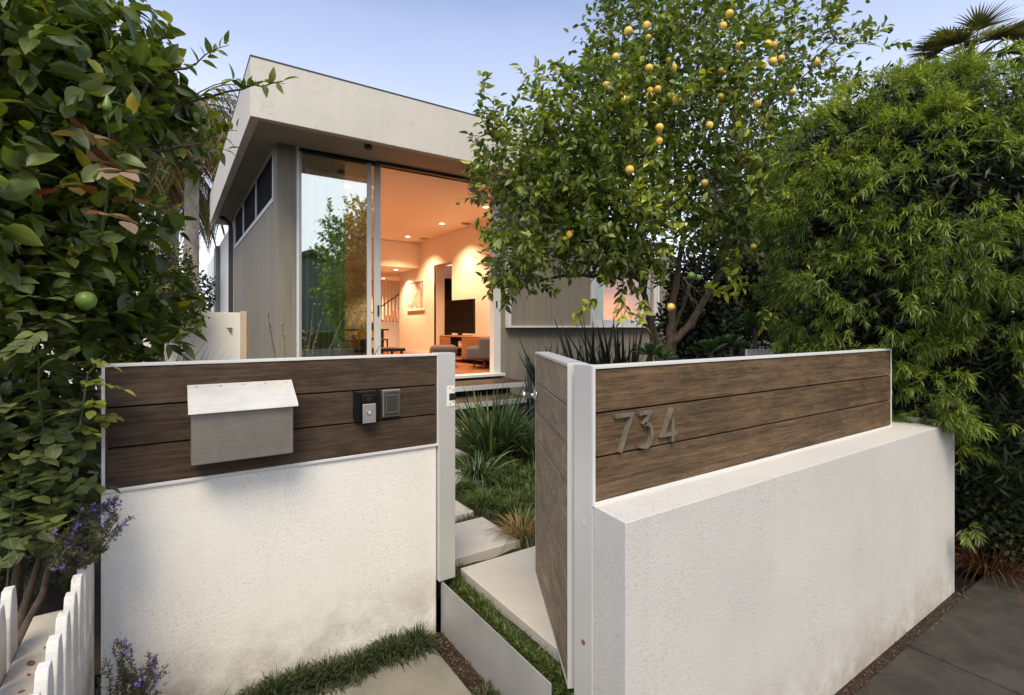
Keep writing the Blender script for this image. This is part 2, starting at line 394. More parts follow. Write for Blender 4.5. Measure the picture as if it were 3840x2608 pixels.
# ------------------------------------------------------------------ object helpers
class MB:
    def __init__(s):
        s.v = []; s.f = []
    def box(s, x0, x1, y0, y1, z0, z1):
        n = len(s.v)
        s.v += [(x, y, z) for z in (z0, z1) for y in (y0, y1) for x in (x0, x1)]
        s.f += [tuple(n + k for k in q) for q in ((0, 2, 3, 1), (4, 5, 7, 6), (0, 1, 5, 4), (2, 6, 7, 3), (0, 4, 6, 2), (1, 3, 7, 5))]
        return s
    def xf(s, mat, start=0):
        s.v[start:] = [tuple(mat @ Vector(p)) for p in s.v[start:]]
        return s
    def prism(s, poly, h0, h1, axis='z'):
        """poly: list of 2-d points, extruded along axis from h0 to h1"""
        n = len(s.v); k = len(poly)
        for h in (h0, h1):
            for p in poly:
                s.v.append({'z': (p[0], p[1], h), 'y': (p[0], h, p[1]), 'x': (h, p[0], p[1])}[axis])
        s.f.append(tuple(range(n + k - 1, n - 1, -1))); s.f.append(tuple(range(n + k, n + 2 * k)))
        for i in range(k):
            j = (i + 1) % k
            s.f.append((n + i, n + j, n + k + j, n + k + i))
        return s
    def tube(s, pts, rad, sides=8, cap=True):
        pts = [Vector(p) for p in pts]
        if not hasattr(rad, '__len__'):
            rad = [rad] * len(pts)
        n = len(s.v)
        up = Vector((0.13, 0.21, 0.97))
        for i, p in enumerate(pts):
            d = (pts[min(i + 1, len(pts) - 1)] - pts[max(i - 1, 0)]).normalized()
            a = d.cross(up)
            if a.length < 1e-3: a = d.cross(Vector((1, 0, 0)))
            a.normalize(); b = d.cross(a)
            for k in range(sides):
                t = 2 * math.pi * k / sides
                s.v.append(tuple(p + (a * math.cos(t) + b * math.sin(t)) * rad[i]))
        for i in range(len(pts) - 1):
            for k in range(sides):
                k2 = (k + 1) % sides
                s.f.append((n + i * sides + k, n + i * sides + k2, n + (i + 1) * sides + k2, n + (i + 1) * sides + k))
        if cap:
            s.f.append(tuple(n + k for k in range(sides))); e = n + (len(pts) - 1) * sides
            s.f.append(tuple(e + k for k in range(sides - 1, -1, -1)))
        return s
    def lathe(s, prof, c=(0, 0, 0), sides=20, mat=None):
        n = len(s.v)
        for r, z in prof:
            for k in range(sides):
                t = 2 * math.pi * k / sides
                s.v.append((r * math.cos(t), r * math.sin(t), z))
        for i in range(len(prof) - 1):
            for k in range(sides):
                k2 = (k + 1) % sides
                s.f.append((n + i * sides + k, n + i * sides + k2, n + (i + 1) * sides + k2, n + (i + 1) * sides + k))
        s.f.append(tuple(n + k for k in range(sides - 1, -1, -1))); e = n + (len(prof) - 1) * sides
        s.f.append(tuple(e + k for k in range(sides)))
        m = Matrix.Translation(Vector(c)) @ (mat if mat else Matrix.Identity(4))
        s.v[n:] = [tuple(m @ Vector(p)) for p in s.v[n:]]
        return s
    def build(s, name, mat, parent=None, bevel=0.0, smooth=False, seg=2):
        me = bpy.data.meshes.new(name)
        me.from_pydata(s.v, [], s.f)
        me.update()
        me.materials.append(mat)
        o = bpy.data.objects.new(name, me)
        sc.collection.objects.link(o)
        if parent: put(o, parent)
        if smooth:
            me.polygons.foreach_set('use_smooth', [True] * len(me.polygons))
        if bevel:
            b = o.modifiers.new('bevel', 'BEVEL'); b.width = bevel; b.segments = seg; b.limit_method = 'ANGLE'
        return o

def put(o, parent):
    """parent while keeping world placement (geometry is modelled in world metres)"""
    o.parent = parent
    o.matrix_parent_inverse = parent.matrix_basis.inverted()

def box(name, mat, parent, x0, x1, y0, y1, z0, z1, bevel=0.0, seg=2):
    return MB().box(x0, x1, y0, y1, z0, z1).build(name, mat, parent, bevel, seg=seg)

def tag(o, label, cat, group=None):
    o['label'] = label; o['category'] = cat
    if group: o['group'] = group
    return o

def thing(name, label, cat, loc, group=None):
    o = bpy.data.objects.new(name, None)
    sc.collection.objects.link(o)
    o.location = loc
    o.empty_display_size = 0.1
    return tag(o, label, cat, group)

def structure(o):
    o['kind'] = 'structure'; return o
def stuff(o, label=None, cat=None):
    o['kind'] = 'stuff'
    if label: o['label'] = label; o['category'] = cat
    return o

def fastmesh(name, V, Fq, mat, var=None, parent=None, smooth=True, rib=False):
    """V (n,3) float, Fq (m,4) int quads"""
    me = bpy.data.meshes.new(name)
    V = np.ascontiguousarray(V, dtype=np.float32); Fq = np.ascontiguousarray(Fq, dtype=np.int32)
    me.vertices.add(len(V)); me.vertices.foreach_set('co', V.ravel())
    me.loops.add(Fq.size); me.loops.foreach_set('vertex_index', Fq.ravel())
    me.polygons.add(len(Fq))
    me.polygons.foreach_set('loop_start', np.arange(0, Fq.size, 4, dtype=np.int32))
    if smooth:
        me.polygons.foreach_set('use_smooth', np.ones(len(Fq), dtype=bool))
    me.update(calc_edges=True)
    if var is not None:
        a = me.attributes.new('var', 'FLOAT', 'POINT')
        a.data.foreach_set('value', np.ascontiguousarray(var, dtype=np.float32))
    if rib:      # how far a point of the blade lies from its midrib
        a = me.attributes.new('rib', 'FLOAT', 'POINT')
        a.data.foreach_set('value', np.tile(np.array([1, 0, 1], dtype=np.float32), len(V) // 3))
    me.materials.append(mat)
    o = bpy.data.objects.new(name, me)
    sc.collection.objects.link(o)
    if parent: put(o, parent)
    return o

def unit(a):
    return a / np.maximum(np.linalg.norm(a, axis=-1, keepdims=True), 1e-9)

def leaves(P, D, N, L, W, seg=4, curl=0.15, fold=0.25, peak=0.8):
    """broad leaves: P base, D axis, N up normal, L length, W width -> V, F, owner index"""
    n = len(P)
    D = unit(D); N = unit(N - D * np.sum(N * D, 1, keepdims=True)); S = np.cross(D, N)
    L = np.broadcast_to(L, n); W = np.broadcast_to(W, n)
    curl = np.broadcast_to(curl, n); fold = np.broadcast_to(fold, n)
    ts = np.linspace(0, 1, seg + 1)
    V = np.empty((n, seg + 1, 3, 3))
    for i, t in enumerate(ts):
        w_ = math.sin(math.pi * (0.02 + 0.96 * t) ** peak) if 0 < i < seg else 0.04
        mid = P + D * (L * t)[:, None] - N * (curl * L * t * t)[:, None]
        for j, s_ in enumerate((-1, 0, 1)):
            V[:, i, j] = mid + S * (s_ * W * 0.5 * w_)[:, None] + N * (abs(s_) * fold * W * 0.5 * w_)[:, None]
    base = (np.arange(n) * (seg + 1) * 3)[:, None]
    f = []
    for i in range(seg):
        for j in range(2):
            a = i * 3 + j
            f.append([a, a + 1, a + 4, a + 3])
    Fq = (base[:, :, None] + np.array(f)[None]).reshape(-1, 4)
    own = np.repeat(np.arange(n), (seg + 1) * 3)
    return V.reshape(-1, 3), Fq, own

def blades(P, D, L, W, seg=4, droop=0.6, N=None):
    """thin grass blades: start P along D and bend down with length"""
    n = len(P); D = unit(D)
    L = np.broadcast_to(L, n); W = np.broadcast_to(W, n); droop = np.broadcast_to(droop, n)
    S = np.cross(D, np.array([0, 0, 1.0]) + RNG.normal(0, 0.25, (n, 3))); S = unit(S)
    ts = np.linspace(0, 1, seg + 1)
    V = np.empty((n, seg + 1, 2, 3))
    for i, t in enumerate(ts):
        mid = P + D * (L * t)[:, None]
        mid = mid - np.array([0, 0, 1.0]) * (droop * L * t * t)[:, None]
        w_ = (1 - t ** 2.2) * (0.6 + 0.4 * min(1, t * 4)) + 0.03
        for j, s_ in enumerate((-1, 1)):
            V[:, i, j] = mid + S * (s_ * W * 0.5 * w_)[:, None]
    base = (np.arange(n) * (seg + 1) * 2)[:, None]
    f = [[i * 2, i * 2 + 1, i * 2 + 3, i * 2 + 2] for i in range(seg)]
    Fq = (base[:, :, None] + np.array(f)[None]).reshape(-1, 4)
    return V.reshape(-1, 3), Fq, np.repeat(np.arange(n), (seg + 1) * 2)

def rand_dir(n, zmin=-1.0):
    z = RNG.uniform(zmin, 1, n); t = RNG.uniform(0, 2 * math.pi, n); r = np.sqrt(1 - z * z)
    return np.stack([r * np.cos(t), r * np.sin(t), z], 1)

def ell(u, v, Y, ru, rv, rd):
    """ellipsoid in world space: centre and radii (across, deep, high) in metres"""
    return (np.array(at(u, v, Y)), np.array([ru * Y / F, rd, rv * Y / F]))

RIGHT = np.array([CS, SN, 0.0]); FWD = np.array([-SN, CS, 0.0]); UP = np.array([0, 0, 1.0])
BASIS = np.stack([RIGHT, FWD, UP])

def sample_crown(ells, n, shell=0.5, weights=None):
    """points and outward directions in a union of ellipsoids, biased to the outside"""
    vol = np.array([np.prod(e[1]) ** 0.75 for e in ells])
    if weights is not None: vol = vol * np.array(weights)
    cnt = np.maximum(1, (vol / vol.sum() * n).astype(int))
    Ps, Ds = [], []
    for (c, r), k in zip(ells, cnt):
        d = rand_dir(k)
        rad = RNG.uniform(0, 1, k) ** shell
        bumpy = 1 + 0.16 * np.sin(d[:, 0] * 7 + c[0]) * np.cos(d[:, 2] * 6 + c[1]) + RNG.normal(0, 0.05, k)
        q = d * (rad * bumpy)[:, None] * r
        Ps.append(c + q @ BASIS)
        Ds.append(unit((d / r) @ BASIS))
    return np.concatenate(Ps), np.concatenate(Ds)

def twig_leaves(P, D, nl, tl, L, W, spread=0.9, upb=0.7, **kw):
    """leafy shoots: starts P, directions D, nl leaves per shoot of length tl"""
    n = len(P); D = unit(D)
    rep = np.repeat(np.arange(n), nl)
    t = np.tile((np.arange(nl) + 0.5) / nl, n) + RNG.uniform(-.05, .05, n * nl)
    side = rand_dir(n * nl)
    side = unit(side - D[rep] * np.sum(side * D[rep], 1, keepdims=True))
    LD = unit(D[rep] * (1 - 0.55 * spread) + side * spread + RNG.normal(0, 0.15, (n * nl, 3)))
    Pb = P[rep] + D[rep] * (t * tl)[:, None]
    N = unit(np.array([0, 0, 1.0]) * upb + RNG.normal(0, 0.45, (n * nl, 3)))
    l = L * RNG.uniform(0.6, 1.2, n * nl)
    V, Fq, own = leaves(Pb, LD, N, l, l * W / L * RNG.uniform(0.85, 1.15, n * nl), **kw)
    return V, Fq, own, rep

def skeleton(mb, seeds, targets, r_tip=0.003, r_max=0.05, step=0.16, jit=0.25, wob=0.03, sides=5):
    """grow branches from seed polylines to the targets, nearest first; radius by carried load"""
    nodes = []; parent = []
    for line in seeds:
        prev = -1
        for p in line:
            nodes.append(np.array(p)); parent.append(prev); prev = len(nodes) - 1
    seedn = len(nodes)
    T = np.array(targets)
    base = np.array([n for n in nodes])
    order = np.argsort(np.min(np.linalg.norm(T[:, None] - base[None], axis=2), axis=1))
    tips = []
    for k in order:
        t = T[k]
        A = np.array(nodes)
        d = np.linalg.norm(A - t, axis=1)
        i = int(np.argmin(d + RNG.uniform(0, jit, len(d)) * 0.3))
        m = max(1, int(d[i] / step))
        a = A[i].copy(); prev = i
        for q in range(1, m + 1):
            p = a + (t - a) * q / m
            if q < m: p = p + RNG.normal(0, wob, 3)
            nodes.append(p); parent.append(prev); prev = len(nodes) - 1
        tips.append(prev)
    load = np.zeros(len(nodes))
    for t in tips: load[t] += 1
    for i in range(len(nodes) - 1, -1, -1):
        if parent[i] >= 0: load[parent[i]] += load[i]
    rad = np.clip(r_tip * np.maximum(load, 1) ** 0.45, r_tip, r_max)
    for i in range(seedn, len(nodes)):
        p = parent[i]
        if p >= 0:
            rp = min(rad[p], rad[i] * 1.35)
            mb.tube([nodes[p], nodes[i]], [rp, rad[i]], sides, cap=False)
    return [nodes[t] for t in tips], [nodes[t] - nodes[max(parent[t], 0)] for t in tips]

# ================================================================== SETTING
# ground: garden soil sheet reaching the horizon, pavement, road
def sheet(name, mat, poly, z):
    me = bpy.data.meshes.new(name)
    me.from_pydata([(x, y, z) for x, y in poly], [], [tuple(range(len(poly)))])
    me.materials.append(mat)
    o = bpy.data.objects.new(name, me); sc.collection.objects.link(o)
    return structure(o)

sheet('ground', M['road'], [(-900, -900), (900, -900), (900, 900), (-900, 900)], -0.36)
# pavement with tooled joints on the street side; it falls towards the right
pv = MB()
for i in range(-6, 9):
    x0 = 2.06 + i * 1.22
    pv.box(x0 + 0.006, x0 + 1.214, -0.55, 1.085, -0.36, -0.21)
structure(pv.build('pavement', M['sidewalk'], None, 0.008))
structure(MB().box(-8, 14, -0.72, -0.56, -0.5, -0.19).build('kerb', M['slab'], None, 0.015))
structure(MB().box(-8, 14, -0.55, 1.1, -0.50, -0.235).build('pavement_bed', M['soil']))
structure(MB().box(-0.2, 1.13, 1.0, 2.31, -0.5, -0.035).build('entry_bed', M['soil']))
gv = [(1.13, 1.22), (1.13, 2.3), (-0.3, 2.44), (-6, 2.44), (-6, 60), (30, 60), (30, 1.35), (4.2, 1.25)]
me = bpy.data.meshes.new('garden_ground')
NX, NY = 120, 120
xs = np.concatenate([np.linspace(-6, 8, 90), np.linspace(8.5, 40, 30)])
ys = np.concatenate([np.linspace(1.3, 9, 90), np.linspace(9.5, 45, 30)])
XX, YY = np.meshgrid(xs, ys)
ZZ = 0.15 + 0.02 * np.sin(XX * 5.1) * np.cos(YY * 4.3) + 0.012 * np.sin(XX * 13 + YY * 9)
inside = (XX < 1.12) & (YY < 2.5)
keep = ~inside
GV = np.stack([XX, YY, ZZ], 2).reshape(-1, 3)
idx = np.arange(120 * 120).reshape(120, 120)
q = np.stack([idx[:-1, :-1], idx[:-1, 1:], idx[1:, 1:], idx[1:, :-1]], 2)
ok = keep[:-1, :-1] & keep[:-1, 1:] & keep[1:, 1:] & keep[1:, :-1]
structure(fastmesh('garden_ground', GV, q[ok], M['soil']))

# entry slab and stepping stones: each its own thing
tag(MB().box(-0.18, 1.02, 0.95, 2.212, -0.034, 0.0).build('paving_slab', M['slab'], None, 0.006),
    'grey weathered concrete entry slab in front of the mailbox wall', 'paving slab', 'concrete slabs of the entry path')
def stone(poly, z, label):
    o = MB().prism(poly, z - 0.07, z, 'z').build('paving_slab', M['stone'], None, 0.005)
    tag(o, label, 'paving slab', 'concrete slabs of the entry path')
stone([(1.29, 1.50), (2.25, 1.50), (2.25, 2.42), (1.29, 2.42)], 0.20, 'pale square paver nearest the open gate, its corner under the gate')
stone([(0.95, 2.535), (1.765, 2.535), (1.765, 2.99), (0.95, 2.99)], 0.20, 'second pale paver inside the gate, right of the aluminium post foot')
stone([(1.0, 3.11), (1.768, 3.11), (1.768, 3.62), (1.0, 3.62)], 0.20, 'third pale paver from the gate, a narrow triangle beside the post')
stone([(1.2, 3.74), (2.36, 3.74), (2.36, 4.12), (1.2, 4.12)], 0.20, 'fourth pale paver, small and half hidden by green mounds')
stone([(1.6, 4.5), (2.52, 4.5), (2.52, 4.95), (1.6, 4.95)], 0.20, 'fifth paver, a sliver beside the strap leaved clump')
stone([(2.0, 5.4), (3.1, 5.4), (3.1, 5.95), (2.0, 5.95)], 0.20, 'farthest paver, lying just before the deck steps')

# ================================================================== FRONT WALLS, FENCE PANELS, GATE
B1 = 2.322            # plane of the left wall
B2 = 1.277            # plane of the right timber panel
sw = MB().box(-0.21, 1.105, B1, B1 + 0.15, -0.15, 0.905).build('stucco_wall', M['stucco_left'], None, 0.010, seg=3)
tag(sw, 'low white stucco wall under the mailbox panel, dirty along its foot', 'wall')
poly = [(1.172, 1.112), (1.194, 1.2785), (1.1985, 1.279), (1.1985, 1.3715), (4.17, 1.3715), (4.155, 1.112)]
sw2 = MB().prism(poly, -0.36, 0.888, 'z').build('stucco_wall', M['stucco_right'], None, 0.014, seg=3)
tag(sw2, 'low white stucco wall with a ledge under the 734 panel', 'wall')
tag(MB().box(2.0, 4.16, 1.07, 1.118, -0.25, -0.195).build('mortar_strip', M['soil'], None, 0.01), 'dark crumbling joint strip along the foot of the right stucco wall', 'joint')

def panel(name, label, x0, x1, yb, z0, z1, woodm, parent_loc):
    t = thing(name, label, 'fence', parent_loc)
    f = 0.013
    fr = MB()
    fr.box(x0, x1, yb - 0.004, yb + 0.046, z1, z1 + 0.011)                 # top cap
    fr.box(x0, x1, yb - 0.004, yb + 0.046, z0 - f, z0 - 0.001)
    fr.box(x0 - f * 0.8, x0, yb - 0.004, yb + 0.046, z0 - f, z1 + 0.011)
    fr.box(x1, x1 + f * 0.5, yb - 0.004, yb + 0.046, z0 - f, z1 + 0.011)
    fr.build('frame', M['alu_white'], t, 0.0015)
    box('gap_shade', M['void'], t, x0 + .002, x1 - .002, yb + 0.0205, yb + 0.0235, z0 + .001, z1 - .003)  # near-black sheet painting shade into the gaps between boards
    bd = MB(); h = (z1 - z0) / 3
    for k in range(3):
        bd.box(x0 + 0.004, x1 - 0.003, yb + .024, yb + 0.042, z0 + k * h + 0.003, z0 + (k + 1) * h - 0.0035)
    for k in range(3):
        bd.box(x0 + 0.004, x1 - 0.003, yb, yb + 0.02, z0 + k * h + 0.003, z0 + (k + 1) * h - 0.0035)
    bd.build('boards', woodm, t, 0.0018)
    return t
lf = panel('fence_panel', 'dark timber board panel in a thin white frame, carrying the mailbox', -0.197, 1.104, B1 - 0.006, 0.915, 1.354, M['wood_left'], (0.45, B1, 0.9))
rf = panel('fence_panel', 'brown timber board panel with the house number 734', 1.198, 3.636, B2, 0.900, 1.354, M['wood_right'], (2.4, B2, 0.9))

# left gate post with strike plate
post = thing('gate_post', 'tall satin aluminium post with a strike plate, end of the mailbox wall', 'gate post', (1.15, 2.34, 0.22))
box('post_body', M['alu'], post, 1.108, 1.198, 2.300, 2.390, 0.226, 1.366, 0.002)
sp = MB().box(1.150, 1.194, 2.2975, 2.2998, 1.096, 1.200).build('strike_plate', M['white'], post, 0.001)
box('latch_hole', M['void'], sp, 1.162, 1.199, 2.2955, 2.2972, 1.128, 1.162)
for zz in (1.108, 1.118, 1.178, 1.189):
    xx = 1.166 if zz in (1.108, 1.189) else 1.184
    MB().lathe([(0.0035, 0), (0.003, 0.0012)], (xx, 2.2973, zz), 8, Matrix.Rotation(R(90), 4, 'X')).build('screw', M['rust'], sp)
# right gate post
post2 = thing('gate_post', 'satin aluminium post with two screws at the end of the 734 wall', 'gate post', (1.17, 1.32, -0.3))
box('post_body', M['alu'], post2, 1.1865, 1.1975, 1.2795, 1.372, -0.36, 1.366, 0.0015)
box('post_side', M['alu'], post2, 1.1978, 1.24, 1.324, 1.3705, 0.89, 1.3655)
for zz in (0.815, 0.405):
    s_ = MB().lathe([(0.009, 0), (0.009, 0.0012), (0.0045, 0.0012), (0.0045, 0.002)], (1.1862, 1.322, zz), 14, Matrix.Rotation(R(-90), 4, 'Y'))
    s_.build('screw', M['alu'] if zz > 0.6 else M['rust'], post2)
# gate leaf swung open
gate = thing('garden_gate', 'open timber garden gate with round chrome knob', 'gate', (1.187, 1.407, 0.2))
GD = Vector((0.479, 0.878, 0)).normalized(); GN = Vector((-GD.y, GD.x, 0))     # GN points to the path side (-a)
GM = Matrix(((GD.x, -GN.x, 0, 1.187), (GD.y, -GN.y, 0, 1.409), (0, 0, 1, 0), (0, 0, 0, 1)))
LW, LT, ZB, ZT = 0.862, 0.075, 0.205, 1.354
m_ = MB(); m_.box(0, LW, 0.0, LT, ZT, ZT + 0.012).box(0, LW, 0.0, LT, ZB - 0.012, ZB - 0.0005).box(0, 0.012, 0.003, LT - .002, ZB, ZT - .0005)
m_.box(LW - 0.010, LW, 0.003, LT - .002, ZB, ZT - .0005)
m_.box(-0.004, 0, 0, LT, ZB - 0.012, ZT + 0.012)
m_.xf(GM); m_.build('frame', M['alu'], gate, 0.001)
m_ = MB(); hb = (ZT - ZB) / 8
for k in range(8):
    m_.box(0.013, LW - 0.0105, 0.003, 0.022, ZB + k * hb + 0.0025, ZB + (k + 1) * hb - 0.0025)
    m_.box(0.013, LW - 0.0105, LT - 0.022, LT - 0.003, ZB + k * hb + 0.0025, ZB + (k + 1) * hb - 0.0025)
m_.xf(GM); m_.build('boards', M['wood_gate'], gate, 0.0012)
m_ = MB().box(0.014, LW - 0.012, 0.026, LT - 0.026, ZB + .001, ZT - .001); m_.xf(GM); m_.build('leaf_gap_shade', M['void'], gate)  # near-black filling, shade painted into the gaps of the gate boards
kp = GM @ Vector((LW - 0.05, 0.0, 1.142))
rot = Matrix(((GD.x, 0, GN.x, 0), (GD.y, 0, GN.y, 0), (0, 1, 0, 0), (0, 0, 0, 1)))
kn = MB().lathe([(0.031, -0.001), (0.031, 0.004), (0.016, 0.010), (0.011, 0.02), (0.0125, 0.032), (0.026, 0.058), (0.027, 0.066), (0.024, 0.070), (0.004, 0.071)], tuple(kp), 24, rot)
kn.build('knob', M['chrome'], gate, smooth=True)
# low aluminium edging plate across the opening
ep = MB().box(1.126, 1.131, 1.43, 2.318, -0.14, 0.219).build('edging_plate', plain('dull galvanised plate', (0.40, 0.395, 0.39), 0.5, 0.3, 0.12, 5), None)
tag(ep, 'flat grey metal edging plate across the gate opening', 'edging plate')

# things fixed on the panels --------------------------------------------------
mbx = thing('mailbox', 'brushed steel wall mailbox with a sloping lid', 'mailbox', (0.24, B1, 1.0))
MB().prism([(B1 - 0.012, 0.99), (2.190, 0.99), (2.190, 1.185), (2.188, 1.19), (B1 - 0.012, 1.262)], 0.060, 0.408, 'x').build('body', M['steel'], mbx, 0.003)
ld = MB()
n0 = len(ld.v)
lid = [(B1 - 0.010, 1.2745), (B1 - 0.010, 1.270), (2.176, 1.186), (2.173, 1.180), (2.171, 1.180), (2.1735, 1.1905)]
ld.prism(lid, 0.050, 0.424, 'x')
ld.build('lid', M['steel_lid'], mbx, 0.0008)
for xx in (0.08, 0.16, 0.24, 0.32, 0.40):
    MB().lathe([(0.004, 0), (0.003, 0.002)], (xx, B1 - 0.026, 1.2672), 8).build('rivet', M['steel'], mbx)

db = thing('doorbell', 'video doorbell with silver face on a black corner plate', 'doorbell', (0.745, B1, 1.13))
bp = MB()
bp.prism([(0.684, 1.206), (0.712, 1.200), (0.776, 1.200), (0.803, 1.206), (0.803, 1.078), (0.684, 1.078)], 2.288, 2.3155, 'y')
bp.build('back_plate', M['black'], db, 0.002)
box('bell_body', M['black'], db, 0.712, 0.775, 2.268, 2.2878, 1.062, 1.192, 0.006, 3)
box('face_plate', plain('satin nickel', (0.42, 0.40, 0.385), 0.4, 0.6), db, 0.713, 0.774, 2.262, 2.2679, 1.063, 1.150, 0.004, 3)
MB().lathe([(0.0125, 0), (0.0125, 0.0018), (0.010, 0.0022), (0.009, 0.0012)], (0.7435, 2.2620, 1.112), 20, Matrix.Rotation(R(90), 4, 'X')).build('button_ring', M['chrome'], db)
MB().lathe([(0.0088, 0), (0.0086, 0.0018)], (0.7435, 2.2612, 1.112), 20, Matrix.Rotation(R(90), 4, 'X')).build('button', plain('bell button', (.5, .5, .49), .4, .2), db)
MB().lathe([(0.012, 0), (0.010, 0.003), (0.006, 0.0035)], (0.7435, 2.2682, 1.169), 18, Matrix.Rotation(R(90), 4, 'X')).build('camera_lens', M['void'], db)

kp_ = thing('intercom', 'small dark access panel in a steel rim beside the doorbell', 'intercom', (0.86, B1, 1.13))
MB().box(0.817, 0.905, 2.298, 2.3155, 1.075, 1.203).build('rim', M['steel'], kp_, 0.004, seg=3)
box('cover', M['dkmetal'], kp_, 0.8245, 0.8975, 2.291, 2.2978, 1.082, 1.196, 0.003)
m_ = MB(); m_.box(0.832, 0.890, 2.2885, 2.2908, 1.176, 1.179).box(0.832, 0.890, 2.2885, 2.2908, 1.096, 1.0985).box(0.832, 0.834, 2.2885, 2.2908, 1.0987, 1.1758).box(0.888, 0.890, 2.2885, 2.2908, 1.0987, 1.1758)
m_.build('inlay', M['steel'], kp_)
MB().lathe([(0.003, 0), (0.002, 0.002)], (0.838, 2.2905, 1.187), 10, Matrix.Rotation(R(90), 4, 'X')).build('indicator_light', plain('red indicator', (.5, .02, .02), .4), kp_)

def stroke(mb, pts, w, y0, y1):
    """mitred ribbon in the x-z plane, extruded in y"""
    P2 = [Vector((p[0], p[1])) for p in pts]
    Lf, Rt = [], []
    for i, p in enumerate(P2):
        d0 = (p - P2[i - 1]).normalized() if i > 0 else None
        d1 = (P2[i + 1] - p).normalized() if i < len(P2) - 1 else None
        d = ((d0 or d1) + (d1 or d0)).normalized()
        nrm = Vector((-d.y, d.x))
        k = 1.0
        if d0 and d1:
            k = 1 / max(0.45, nrm.dot(Vector((-d0.y, d0.x))))
        Lf.append(p + nrm * w / 2 * k); Rt.append(p - nrm * w / 2 * k)
    for i in range(len(P2) - 1):
        mb.prism([tuple(Rt[i]), tuple(Rt[i + 1]), tuple(Lf[i + 1]), tuple(Lf[i])], y0, y1, 'y')
YD0, YD1 = B2 - 0.016, B2 - 0.0015
def digit(name_lab, strokes):
    mb = MB()
    for s_ in strokes: stroke(mb, s_, 0.013, YD0, YD1)
    tag(mb.build('house_number', M['digit']), name_lab, 'house number', 'numerals on the timber panel')
digit('metal numeral 7 on the timber panel', [[(1.284, 1.186), (1.366, 1.186), (1.306, 1.058)]])
arc = [(1.437 + 0.034 * math.cos(R(t)) + 0.0, 1.103 + 0.043 * math.sin(R(t))) for t in range(78, -96, -12)]
digit('metal numeral 3 on the timber panel', [[(1.404, 1.184), (1.462, 1.184), (1.428, 1.142)], [(1.428, 1.142)] + arc + [(1.408, 1.066)]])
digit('metal numeral 4 on the timber panel', [[(1.585, 1.190), (1.531, 1.090), (1.605, 1.090)]])
o4 = [o for o in bpy.data.objects if o.name.startswith('house_number')][-1]
mb = MB()
stroke(mb, [(1.585, 1.190), (1.531, 1.0905), (1.612, 1.0905)], 0.013, YD0, YD1)
mb.box(1.581, 1.594, YD0 - 0.0007, YD1 - 0.001, 1.060, 1.145)
me4 = bpy.data.meshes.new('house_number'); me4.from_pydata(mb.v, [], mb.f); me4.materials.append(M['digit']); o4.data = me4

# ================================================================== HOUSE
A0, A1, BF = 1.20, 6.50, 7.60
ZF, ZS = 0.676, 4.03
house = thing('modern_house', 'single storey modern house with deep flat roof and lit glazed room', 'house', (4, 9, 0.15))
H = house
# roof
rf_ = MB()
rx0, rx1, ry0, ry1 = 0.77, 6.62, 6.66, 14.2
rf_.box(rx0, rx1, ry0, ry0 + 0.10, 3.975, 4.68)
rf_.box(rx0, rx0 + 0.10, ry0 + 0.1003, ry1 - .1003, 3.975, 4.68)
rf_.box(rx1 - 0.10, rx1, ry0 + 0.1003, ry1 - .1003, 3.975, 4.68)
rf_.box(rx0, rx1, ry1 - 0.10, ry1, 3.975, 4.68)
roof = rf_.build('roof', M['fascia'], H, 0.004)
box('roof_deck', M['soffit'], roof, rx0 + .1003, rx1 - .1003, ry0 + .1003, ry1 - .1003, 4.035, 4.60)
cp = MB(); cp.box(rx0 - .006, rx1 + .006, ry0 - .006, ry0 + .12, 4.6805, 4.695).box(rx0 - .006, rx0 + .12, ry0 + .1203, ry1, 4.6805, 4.695)
cp.build('coping', M['dkmetal'], roof)
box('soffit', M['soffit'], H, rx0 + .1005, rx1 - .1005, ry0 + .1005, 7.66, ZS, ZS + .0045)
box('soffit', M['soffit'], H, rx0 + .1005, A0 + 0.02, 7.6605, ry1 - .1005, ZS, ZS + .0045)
# soffit spot lights (unlit)
for (x, y) in ((2.28, 7.0), (4.2, 7.05), (0.97, 13.4)):
    MB().lathe([(0.055, 0), (0.055, 0.045), (0.04, 0.05)], (x, y, ZS - 0.05), 16).build('soffit_spotlight', M['dkmetal'], H)
# walls
side = MB()
side.box(A0, A0 + 0.15, 7.75, 13.35, 0.1, 3.27).box(A0, A0 + 0.15, 7.602, 7.7495, 0.1, ZS).box(A0, A0 + 0.15, 13.15, 13.35, 3.2705, ZS)
side.build('side_wall', M['conc_wall'], H)
box('corner_pier', M['conc_wall'], H, A0 + 0.003, 1.455, BF - 0.004, 7.90, 0.1, ZS - .0005, 0.004)
box('corner_trim', M['alu_white'], H, 1.194, 1.1995, 13.36, 13.52, 0.1, 3.98)
# front wall to the right of the sliding door, lower volume
fw = MB()
fw.box(4.865, 6.99, BF, BF + 0.2, 0.1, 3.30).box(6.9905, 8.90, BF, BF + 0.2, 0.1, 1.62).box(6.9905, 8.90, BF, BF + 0.2, 3.04, 3.30).box(8.9005, 9.5, BF, BF + 0.2, 0.1, 3.30)
fw.box(4.865, 6.5, BF, BF + 0.2, 3.3005, ZS)
fw.build('front_wall', M['conc_wall'], H)
box('lower_roof', M['dkmetal'], H, 6.63, 9.65, BF - 0.06, 13, 3.302, 3.36)
box('lower_roof', M['room'], H, 6.7, 9.4, 7.81, 13, 3.18, 3.29)
box('end_wall', M['conc_wall'], H, 9.35, 9.5, 7.8005, 13, 0.1, 3.30)
